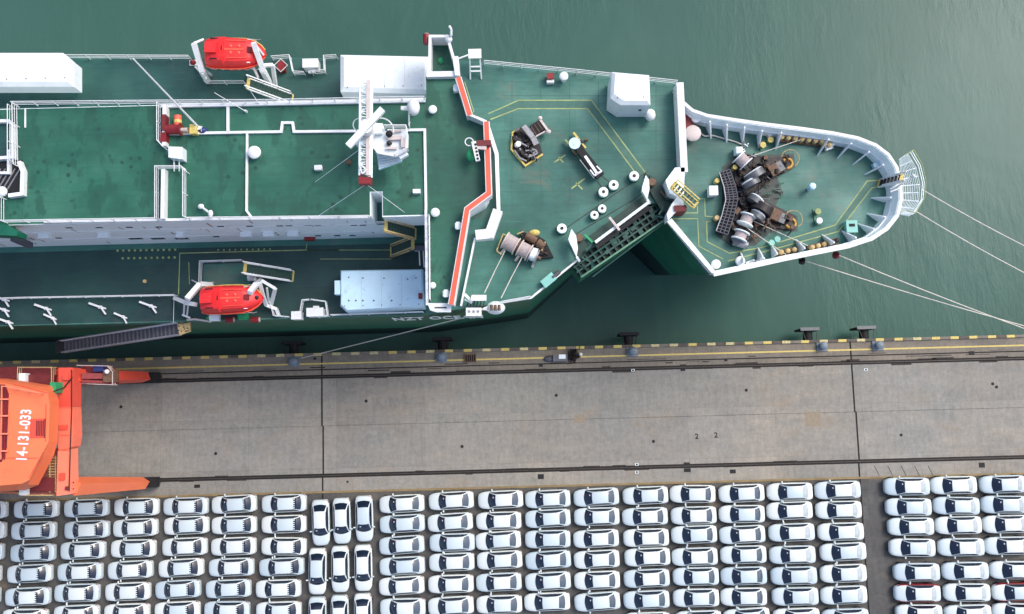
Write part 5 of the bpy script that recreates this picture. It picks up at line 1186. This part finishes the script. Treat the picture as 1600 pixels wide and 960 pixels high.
def windlass(label, c0, ring, chain, drums, gyp, tray, spots, seed):
    t = thing('anchor_windlass', label, 'windlass', P(c0[0], c0[1], ZD), 'anchor windlasses')
    MB().prism(PP(tray, ZD + .25), ZD + .012, ZD + .25).build('bed', dark, t)
    mb = MB(); fl = MB()
    for a, b, r in drums: drum(mb, P(a[0], a[1], ZD + .9), P(b[0], b[1], ZD + .9), r, r + .2, fl)
    mb.build('rope_drum', drumr, t, True); fl.build('flange', wall_w, t)
    for (a, b, r, m_) in gyp:   # wheels standing on edge: short cylinders, with brake straps
        MB().cyl(P(a[0], a[1], ZD + 1.0), P(b[0], b[1], ZD + 1.0), r, 22).build('chain_wheel', m_, t, True)
        A = P((a[0] + b[0]) / 2, (a[1] + b[1]) / 2, ZD + 1.0); d_ = (P(b[0], b[1], ZD + 1) - P(a[0], a[1], ZD + 1)).normalized()
        tb = MB().torus((0, 0, 0), r * .86, .1, 18, 5, 'X').mesh('brake_strap', boxw if m_ is not dark else gang, smooth=True); inst('brake_strap', tb, t, A - d_ * .3, math.atan2(d_.y, d_.x))
    A, B = P(chain[0][0], chain[0][1], ZD + 1.0), P(chain[1][0], chain[1][1], ZD + .5); mb = MB(); nn_ = 18
    for k in range(nn_):
        p = A.lerp(B, k / nn_); mb.torus(p, .17, .06, 8, 4, 'Z' if k % 2 else 'Y')
    mb.build('anchor_chain', dark, t)['kind'] = 'stuff'
    MB().beam(P(chain[0][0], chain[0][1], ZD + .35), P(chain[1][0], chain[1][1], ZD + .3), 1.1, .3, .8, .3).build('chain_bed', black, t)
    d_ = (B - A).normalized()
    MB().box(*(A.lerp(B, .55)), .8, 1.0, .5, math.atan2(d_.y, d_.x)).build('chain_stopper', brown, t)
    MB().box(*(A.lerp(B, .8)), .5, .9, .4, math.atan2(d_.y, d_.x)).build('chain_stopper', steel, t)
    q = P(ring[0], ring[1], ZD + .4); MB().torus((q.x, q.y, ZD + .3), .42, .13, 20, 6).build('hawse_ring', plain('dirty_yellow', c(196, 152, 70), .6, var=.3, sc=5, dirt=c(90, 66, 44)), t, True); MB().cyl((q.x, q.y, ZD + .012), (q.x, q.y, ZD + .2), .45, 16).build('hawse_pipe', brown, t)
    MB().torus((q.x + .15, q.y + (.35 if seed == 1 else .3), ZD + .7), .78, .035, 20, 4, 'Z', -60, 170).build('guard_hoop', tan, t)
    bits(t, spots, seed)
    random.seed(seed + 40)
    xs_ = [p[0] for p in tray]; ys_ = [p[1] for p in tray]; cxm = sum(xs_) / len(xs_); cym = sum(ys_) / len(ys_)
    for k in range(46):
        i = random.randrange(len(tray)); f = random.random() ** .6; px = cxm + (tray[i][0] - cxm) * f + random.uniform(-5, 5); py = cym + (tray[i][1] - cym) * f + random.uniform(-4, 4)
        q = P(px, py, ZD + .8); a = random.uniform(0, 3.14); dx = Vector((math.cos(a), math.sin(a), 0)) * random.uniform(.2, .6); z1 = ZD + random.uniform(.35, 1.0)
        m_ = random.choice([dark, dark, black, black, brown, steel, rustm]); r_ = random.random()
        if r_ < .5: MB().tube([Vector((q.x, q.y, z1)) - dx, Vector((q.x, q.y, z1 + .12)), Vector((q.x, q.y, z1)) + dx], random.uniform(.04, .09), 6).build('pipe', m_, t)
        elif r_ < .75: MB().cyl(Vector((q.x, q.y, z1)) - dx * .5, Vector((q.x, q.y, z1)) + dx * .5, random.uniform(.1, .24), 10).build('housing', m_, t, True)
        else: MB().box(q.x, q.y, z1 - .1, random.uniform(.2, .5), random.uniform(.15, .4), .3, a).build('block', m_, t)
    return t

windlass('seaward anchor windlass with chain running to its yellow hawse ring', (1180, 270), (1231, 255), ((1186, 279), (1227, 256)),
    [((1155, 246), (1165, 256), .56)], [((1176, 270), (1182, 279), .95, steel), ((1172, 284), (1176, 291), .8, steel)],
    [(1146, 256), (1166, 240), (1200, 246), (1238, 245), (1238, 264), (1206, 280), (1180, 304), (1152, 308)],
    [(1147, 262, .5), (1156, 268, .6), (1160, 276, .5), (1190, 268, .7), (1198, 272, .5), (1153, 288, .5), (1165, 300, .6), (1168, 280, .5), (1162, 292, .5), (1205, 262, .4), (1172, 303, .5), (1180, 258, .5)], 1)
windlass('quayside anchor windlass with two wound drums and chain to its yellow hawse ring', (1180, 335), (1236, 349), ((1188, 325), (1231, 346)),
    [((1169, 338), (1164, 350), .55), ((1159, 364), (1155, 374), .52)], [((1182, 312), (1177, 318), .75, steel), ((1193, 322), (1187, 332), .95, dark), ((1184, 336), (1180, 342), .7, steel)],
    [(1150, 309), (1182, 306), (1215, 324), (1243, 338), (1242, 359), (1205, 356), (1180, 350), (1170, 376), (1142, 378)],
    [(1152, 330, .6), (1160, 322, .6), (1165, 330, .5), (1145, 352, .6), (1196, 336, .6), (1205, 342, .5), (1172, 320, .5), (1190, 345, .4), (1158, 314, .5), (1150, 342, .5), (1212, 334, .4), (1146, 366, .5)], 2)
t = thing('drum_casing', 'bluish grey casing at the end of the quayside windlass drums', 'casing', P(1157, 380, ZD)); A, B = P(1146, 378, ZD + .6), P(1168, 384, ZD + .6); MB().cyl(A, B, .34, 10).build('shell', gang, t, True); MB().cyl(P(1146, 378, ZD + .6), P(1158, 372, ZD + .9), .45, 10).build('hood', steel, t, True)
t = thing('warping_head', 'small white capped warping head above the seaward windlass', 'winch', P(1155, 236, ZD)); q = P(1155, 235, ZD + .9); MB().box(q.x, q.y, ZD + .5, .6, .6, .9).build('case', wall_w, t); MB().box(q.x, q.y, ZD + .98, .5, .5, .06).build('lid', boxw, t)
t = thing('pipe_manifold', 'tangle of grey deck pipes between the two windlasses', 'pipes', P(1210, 295, ZD)); random.seed(21)
for k in range(10):
    a = (1190 + random.uniform(0, 26), 285 + random.uniform(0, 26)); MB().tube(PP([a, (a[0] + random.uniform(4, 12), a[1]), (a[0] + random.uniform(4, 12), a[1] + random.uniform(-9, 9))], ZD + .3), .05).build('pipe', random.choice([steel, hull_m, dark]), t)
t = thing('pipe_manifold', 'grey valve cluster at the end of the long white hose on the forecastle', 'pipes', P(1165, 228, ZD)); random.seed(4)
for k in range(8):
    a = (1160 + random.uniform(0, 12), 222 + random.uniform(0, 12)); MB().tube(PP([a, (a[0] + random.uniform(-5, 6), a[1] + random.uniform(-6, 6))], ZD + .4), .06).build('pipe', random.choice([steel, wall_w]), t)
t = thing('fire_hose', 'long pale hose from the pinkish vent across the forecastle', 'hose', P(1120, 215, ZD)); MB().tube(PP([(1092, 207), (1101, 213), (1114, 212), (1150, 222), (1163, 228)], ZD + .15), .07).build('hose', rope_m, t)
def yb(px, py, rot, label, m1=yellow, m2=yellow, d=.42):
    q = P(px, py, ZD + .5); t = thing('double_bitts', label, 'bitts', (q.x, q.y, ZD)); u = Vector((math.cos(rot), math.sin(rot), 0)) * d
    MB().box(q.x, q.y, ZD + .06, 1.5 * d / .42, .6, .1, rot).build('base_plate', grn if m1 is teal else hull_m, t)
    for s, m_ in ((-1, m1), (1, m2)): p = Vector((q.x, q.y, 0)) + u * s; MB().cyl((p.x, p.y, ZD + .1), (p.x, p.y, ZD + .55), .2, 12).cyl((p.x, p.y, ZD + .55), (p.x, p.y, ZD + .62), .27, 12).build('post', m_, t)
yb(1198, 223, R(32), 'yellow topped double bitts near the seaward bow bulwark')
yb(1279, 338, R(95), 'pale double bitts with yellow rims beside the walkway line', wall_w, ylline)
yb(1210, 377, R(30), 'pale green double bitts beyond the quayside windlass', teal, teal, .3)
# roller fairleads and open chocks against the bulwark
def fair(px, py, ln, rot, n, label, m_=tan):
    q = P(px, py, ZD + .5); t = thing('roller_chock', label, 'chock', (q.x, q.y, ZD)); u = Vector((math.cos(rot), math.sin(rot), 0))
    MB().box(q.x, q.y, ZD + .15, ln, .6, .26, rot).build('base', brown, t)
    for k in range(n):
        p = Vector((q.x, q.y, 0)) + u * (ln * ((k + .5) / n - .5)); MB().cyl((p.x, p.y, ZD + .28), (p.x, p.y, ZD + .8), .2, 10).dome((p.x, p.y, ZD + .8), .22, .22, .1, 10, 2).build('roller', m_, t, True)
fair(1252, 219, 4.2, R(-8), 7, 'long row of tan rollers along the seaward bow bulwark'); fair(1291, 227, .9, R(-14), 2, 'short tan roller pair at the end of the seaward roller row')
fair(1230, 393, 1.8, R(10), 3, 'tan roller row at the quayside bulwark nearest the windlass'); fair(1282, 384, 2.2, R(12), 4, 'tan roller row at the quayside bulwark nearer the bow'); fair(1303, 378, .7, R(20), 2, 'dark roller pair beside the teal hatch', dark)
for px, py, l, m_ in ((1148, 196, 'white chest behind the seaward bulwark', white), (1163, 196, 'white pipe elbow behind the seaward bulwark', white), (1205, 209, 'white hooked pipe near the yellow bitts', white), (1296, 230, 'tiny white hook beside the tan rollers', white), (1371, 257, 'pale step plate under the bow bulwark', boxb), (1172, 411, 'white cleat between the frames by the ring vents', white), (1188, 408, 'thin white cleat by the quayside frames', white)):
    q = P(px, py, ZD + .5); t = thing('deck_fitting', l, 'fitting', (q.x, q.y, ZD)); MB().box(q.x, q.y, ZD + .25, .65, .4, .48, R(20)).build('body', m_, t); MB().cyl((q.x, q.y, ZD + .4), (q.x + .3, q.y + .2, ZD + .75), .12, 8).build('spout', m_, t)

# --- gangway at the ship's side
t = thing('gangway', 'long grey accommodation ladder stowed along the ship side above the quay edge', 'gangway', P(190, 530, 10))
gA, gB = P(282, 514, ZD - 1.0), P(100, 542, 9.0)
dG = (gB - gA).normalized(); uG = Vector((-dG.y, dG.x, 0)).normalized()
MB().beam(gA, gB, .95, .12).build('tread_bed', gangd, t)
for s in (-1, 1): MB().beam(gA + uG * s * .55 + Vector((0, 0, .2)), gB + uG * s * .55 + Vector((0, 0, .2)), .14, .5).build('side_girder', gang if s > 0 else wall_w, t)
meG = MB().box(0, 0, 0, .16, .9, .05).mesh('tread', plain('tread_grey', c(100, 102, 110), .7, .1, var=.15, sc=4))
for k in range(30): inst('tread', meG, t, gA.lerp(gB, (k + .5) / 30) + Vector((0, 0, .1)), math.atan2(dG.y, dG.x))
MB().tube([gA - uG * .5 + Vector((0, 0, 1.1)), gB - uG * .5 + Vector((0, 0, 1.1))], .04).build('handrail', gang, t)
MB().box(gB.x - .3, gB.y, gB.z, .9, 1.1, .35, math.atan2(dG.y, dG.x)).build('foot_roller', dark, t)
MB().prism(PP([(277, 508), (286, 493), (296, 503), (297, 518), (280, 524)], ZD - .6), ZD - .9, ZD - .6).build('head_platform', tan, t)
mb = MB(); random.seed(5)
for k in range(16): q = P(random.uniform(279, 294), random.uniform(502, 519), ZD - .58); mb.box(q.x, q.y, q.z, .1, .1, .03)
mb.build('platform_studs', dark, t)['kind'] = 'stuff'
MB().tube(PP([(272, 463), (271, 505)], ZD), .03).build('fall_wire', wall_w, t)

# --- mooring lines
def line(a, b, sag, label, r=.05, n=14):
    A, B = P(*a), P(*b); t = thing('mooring_line', label, 'rope', A, 'mooring lines')
    MB().tube([A.lerp(B, k / n) - Vector((0, 0, sag * 4 * (k / n) * (1 - k / n))) for k in range(n + 1)], r, 6).build('rope', rope_m, t)
line((1440, 296, ZD + 2.0), (2010, 548, .4), 3.0, 'topmost mooring line running from the bow pulpit')
line((1430, 330, ZD + 2.0), (2010, 600, .4), 3.0, 'second mooring line, from the lower end of the bow pulpit')
line((1308, 398, ZD - 1.5), (1760, 570, .4), 1.0, 'mooring line from the bow side hawse farther forward')
line((1252, 406, ZD - 1.5), (1760, 552, .4), 1.0, 'mooring line from the bow side hawse nearest the windlass')
line((742, 492, ZD - .3), (470, 560, .6), .2, 'lone mooring line dropping from the chock by the ship name to a bollard', .05)
for a, b, l in (((1163, 248), (1250, 219), 'thin rope from the seaward drum to the roller row'), ((1168, 357), (1228, 398), 'thin rope from the upper quayside drum to the bulwark'), ((1176, 345), (1262, 384), 'thin rope from the quayside windlass to the far roller row')):
    A, B = P(*a, ZD + .9), P(*b, ZD + .8); t = thing('deck_rope', l, 'rope', A); MB().tube([A, B], .035).build('rope', rope_m, t)
for px, py in ((1253, 406), (1306, 397)): MB().cyl(P(px, py, ZD - 1.3), P(px, py + 4, ZD - 1.6), .3, 10).build('hawse_lip', maroon if px > 1290 else dark, SHIP)

# ================================================================ PORTAL CRANE (cut by the photograph's edge)
CR = thing('portal_crane', 'orange portal crane numbered 14-131-033 straddling both rails on the quay', 'crane', P(60, 670, 0))
hz = 16.0
def pbeam(pts, zt, th, name, m): MB().prism(PP(pts, zt - th), zt - th, zt).build(name, m, CR)
cx0 = P(109, 670, hz).x
pbeam([(105, 576), (127, 576), (127, 636), (105, 636)], hz, 1.6, 'portal_beam', salmon3)
pbeam([(105, 636.3), (127, 636.3), (128.5, 680), (126, 697), (121, 700), (105, 703)], hz + .02, 1.6, 'portal_beam', plain('crane_mid_orange', c(242, 118, 92), .5, var=.05))
pbeam([(104, 703.5), (122, 700.5), (123, 770), (102, 773)], hz, 1.6, 'portal_beam', salmon2)
for y in (637, 680, 703): pbeam([(92, y), (110, y), (110, y + 1.0), (92, y + 1.0)], hz + .06, .05, 'seam_plate', salmon3)
# legs sloping out to the rails, towards the bow and aft
for (a, b, m_) in (((112, 590, hz - 1.2), (227, 589.5, 1.9), salmon3), ((112, 760, hz - 1.2), (225, 755, 1.9), salmon)):
    A, B = P(*a), P(*b); MB().beam(A, B, 1.15, 1.3, .85, .9).build('leg', m_, CR)
    A2 = Vector((A.x - .5, A.y, A.z)); B2 = Vector((A.x - 14.5, B.y, 1.9)); MB().beam(A2, B2, 1.4, 1.5, 1.0, 1.0).build('leg', m_, CR)
    for X in (B.x + .35, B2.x - .35):
        MB().box(X, B.y, .95, 1.3, 1.0, 1.2).build('bogie', black, CR)
        for s in (-.4, .4): MB().cyl((X + s, B.y - .15, .35), (X + s, B.y + .15, .35), .34, 14).build('wheel', dark, CR)
    MB().box((B.x + B2.x) / 2, B.y, 1.6, B.x - B2.x - 2, .5, .5).build('sill_tie', maroon, CR)
# cross beams of the portal behind the machinery house
for y, m_ in ((597, maroon), (756, maroon)): A, B = P(92, y, hz - 1.2), P(-160, y, hz - 1.2); MB().beam(A, B, 1.2, 1.6).build('portal_beam', m_, CR)
# maroon platform on the seaward side with rails
pbeam([(35, 574), (90, 574), (90, 606), (35, 606)], hz - 1.0, .2, 'service_platform', maroon)
railing(PP([(36, 606), (37, 575), (89, 575), (89, 606)], hz - 1.0), CR, 1.0, tan, gap=1.6)
pbeam([(-40, 575), (30, 574), (30, 590), (-40, 590)], hz - 4, .5, 'service_platform', maroon)
pbeam([(128, 571), (172, 572), (186, 580), (186, 601), (128, 602)], hz - 2.6, .2, 'service_platform', maroon)
railing(PP([(128, 572), (175, 573), (183, 582), (183, 602), (128, 600)], hz - 2.6), CR, 1.0, pinkish, gap=1.8)
MB().box(*P(173, 588, hz - 2.1), 1.0, 1.1, .9).build('drive_case', brown, CR); MB().box(*P(156, 576, hz - 2.2), .9, .6, .7).build('motor', navy, CR); MB().dome(P(167, 581, hz - 1.4), .22, .22, .25).build('lamp', white, CR, True)
MB().beam(P(128, 588, hz - 1.4), P(162, 588, hz - 2.0), .5, .4).beam(P(128, 596, hz - 1.4), P(180, 598, hz - 2.2), .25, .2).build('cable_reel_arm', dred, CR)
MB().box(*P(38, 591, hz - .3), .6, .8, .8).build('electrical_cabinet', wall_w, CR)
MB().box(*P(88, 606, hz + .6), .55, .9, 1.2).build('green_cabinet', grn, CR); 
# landward grating floor and ladder
pbeam([(36, 706), (92, 700), (92, 772), (45, 773)], hz - .8, .15, 'grating_floor', plain('grating_brown', c(150, 84, 76), .7, var=.25, sc=4))
meR = MB().box(0, 0, 0, .8, .07, .08).mesh('rung', tan)
for k in range(13): inst('rung', meR, CR, P(82, 716 + k * 4.3, hz - .5))
for x in (78, 87): A, B = P(x, 712, hz - .5), P(x, 770, hz - .5); MB().beam(A, B, .07, .1).build('ladder_side', tan, CR)
railing(PP([(33, 768), (44, 773), (88, 773)], hz - .8), CR, 1.0, tan, gap=1.2)
MB().box(*P(38, 769, hz), .6, .5, .6).build('junction_box', wall_w, CR)
# machinery house
bz0, bz1 = hz + .8, hz + 4.2
mh = [(-60, 590), (12, 592), (84, 603), (92, 626), (90, 690), (84, 712), (60, 758), (40, 766), (-60, 772)]
mht = [(-60, 598), (10, 600), (74, 612), (78, 632), (76, 690), (68, 706), (46, 750), (34, 756), (-60, 764)]
lo = PP(mh, bz0); hi = PP(mht, bz1); mid = [a.lerp(b, .25) for a, b in zip(lo, hi)]
MB().cyl(P(-90, 680, hz - 2), P(-90, 680, hz + .9), 3.6, 28).build('slewing_ring', maroon, CR, True)
house = MB().prism(lo, bz0, bz1 - 1.2, mid).prism(mid, bz1 - 1.199, bz1, hi).build('machinery_house', salmon, CR)
q0_, q1_ = P(48, 655, bz1), P(71, 684, bz1)
MB().box((q0_.x + q1_.x) / 2, (q0_.y + q1_.y) / 2, bz1 + .03, q1_.x - q0_.x, q0_.y - q1_.y, .06).build('hatch', salmon3, house)
for k in range(5): x = P(58 + 2.6 * k, 670, bz1).x; MB().box(x, (q0_.y + q1_.y) / 2, bz1 + .09, .05, (q0_.y - q1_.y) * .8, .05).build('louvre', maroon, house)
MB().box(q1_.x - .02, (q0_.y + q1_.y) / 2, bz1 + .09, .06, q0_.y - q1_.y, .07).build('hatch_edge', maroon, house)
for a, b in (((72, 632), (71, 690)), ((20, 600), (74, 614)), ((68, 706), (45, 748)), ((10, 716), (60, 716))): MB().beam(P(a[0], a[1], bz1 + .02), P(b[0], b[1], bz1 + .02), .05, .04).build('seam', salmon3, house)
# dark window bay at the photograph's edge with bars
MB().prism(PP([(-60, 600), (8, 601), (14, 616), (11, 700), (3, 722), (-60, 724)], bz1), bz1 + .003, bz1 + .03).build('window_bay', maroon, house)
for y in (624, 650, 678, 705): MB().beam(P(-60, y, bz1 + .15), P(13, y, bz1 + .15), .12, .2).build('window_bar', salmon2, house)
for x in (-10, 3, 9): MB().beam(P(x, 603, bz1 + .1), P(x - 2, 718, bz1 + .1), .09, .12).build('window_bar', dred if x == 9 else salmon2, house)
# number painted on the house roof, reading upwards
o_ = P(41, 722, bz1 + .05); e_ = P(50, 627, bz1 + .05); dx = (e_ - o_).normalized(); dy = Vector((-dx.y, dx.x, 0))
mt = Matrix(((dx.x, dy.x, 0, o_.x), (dx.y, dy.y, 0, o_.y), (0, 0, 1, bz1 + .06), (0, 0, 0, 1)))
text_mesh('14-131-033', 1.2, .01, 'crane_number', white, house, mt, (e_ - o_).length / 6.95)

bolt = MB().cyl((0, 0, 0), (0, 0, .06), .06, 6).mesh('bolt', maroon)
for X, y in ((129, 583), (129, 593), (228, 586), (228, 591), (129, 754), (129, 764), (226, 752), (226, 757)):
    zz_ = hz - .35 if X == 129 else 2.5
    inst('bolt', bolt, CR, P(X - (14 if X == 129 else 0), y, zz_))
for a, b, z_ in ((96, 574, hz), (96, 606, hz)): pass
mb = MB(); mb.tube([P(112, 578, hz + .12), P(112, 640, hz + .12), P(110, 700, hz + .12), P(108, 768, hz + .12)], .05); mb.tube([P(84, 612, bz1 - .6), P(100, 606, hz + .2), P(113, 590, hz + .2)], .06); mb.build('cable', dark, CR)
for px, py, z_, sx, sy in ((104, 590, hz, .5, .5), (100, 668, hz, .7, .4), (98, 745, hz, .45, .6), (106, 763, hz, .3, .3)):
    q = P(px, py, z_); MB().box(q.x, q.y, z_ + .1, sx, sy, .2).build('junction_box', salmon3 if sx > .4 else maroon, CR)
railing([Vector((p.x, p.y, bz1)) for p in (P(12, 604, bz1), P(70, 615, bz1))], CR, .9, salmon2, gap=1.0)

rs = plain('rust_run', c(128, 88, 62), .8, var=.3, sc=6); rw = random.Random(31); mb = MB()
for k in range(34):
    x = rw.uniform(hx0 + 28, hxr - .5); z = rw.uniform(ZD + 1, ZR - .6); h = rw.uniform(.3, 1.4); mb.box(x, hy0 - .012, z, rw.uniform(.04, .1), .02, h)
mb.build('rust_runs', rs, dh)['kind'] = 'stuff'
weld = plain('weld_seam', c(34, 84, 74), .6, var=.1); mb = MB()
for px in (800, 845, 890, 935, 980, 1025): a, b = P(px, 125 + (px - 800) * .02, ZD), P(px, 262 if px > 980 else 330, ZD); mb.sheet(strip(a, b, .04), ZD + .0145)
for py in (150, 205, 250, 300): a, b = P(785, py, ZD), P(1050 if py < 260 else 960, py, ZD); mb.sheet(strip(a, b, .04), ZD + .0135)
mb.build('weld_seams', weld, SHIP)['kind'] = 'stuff'
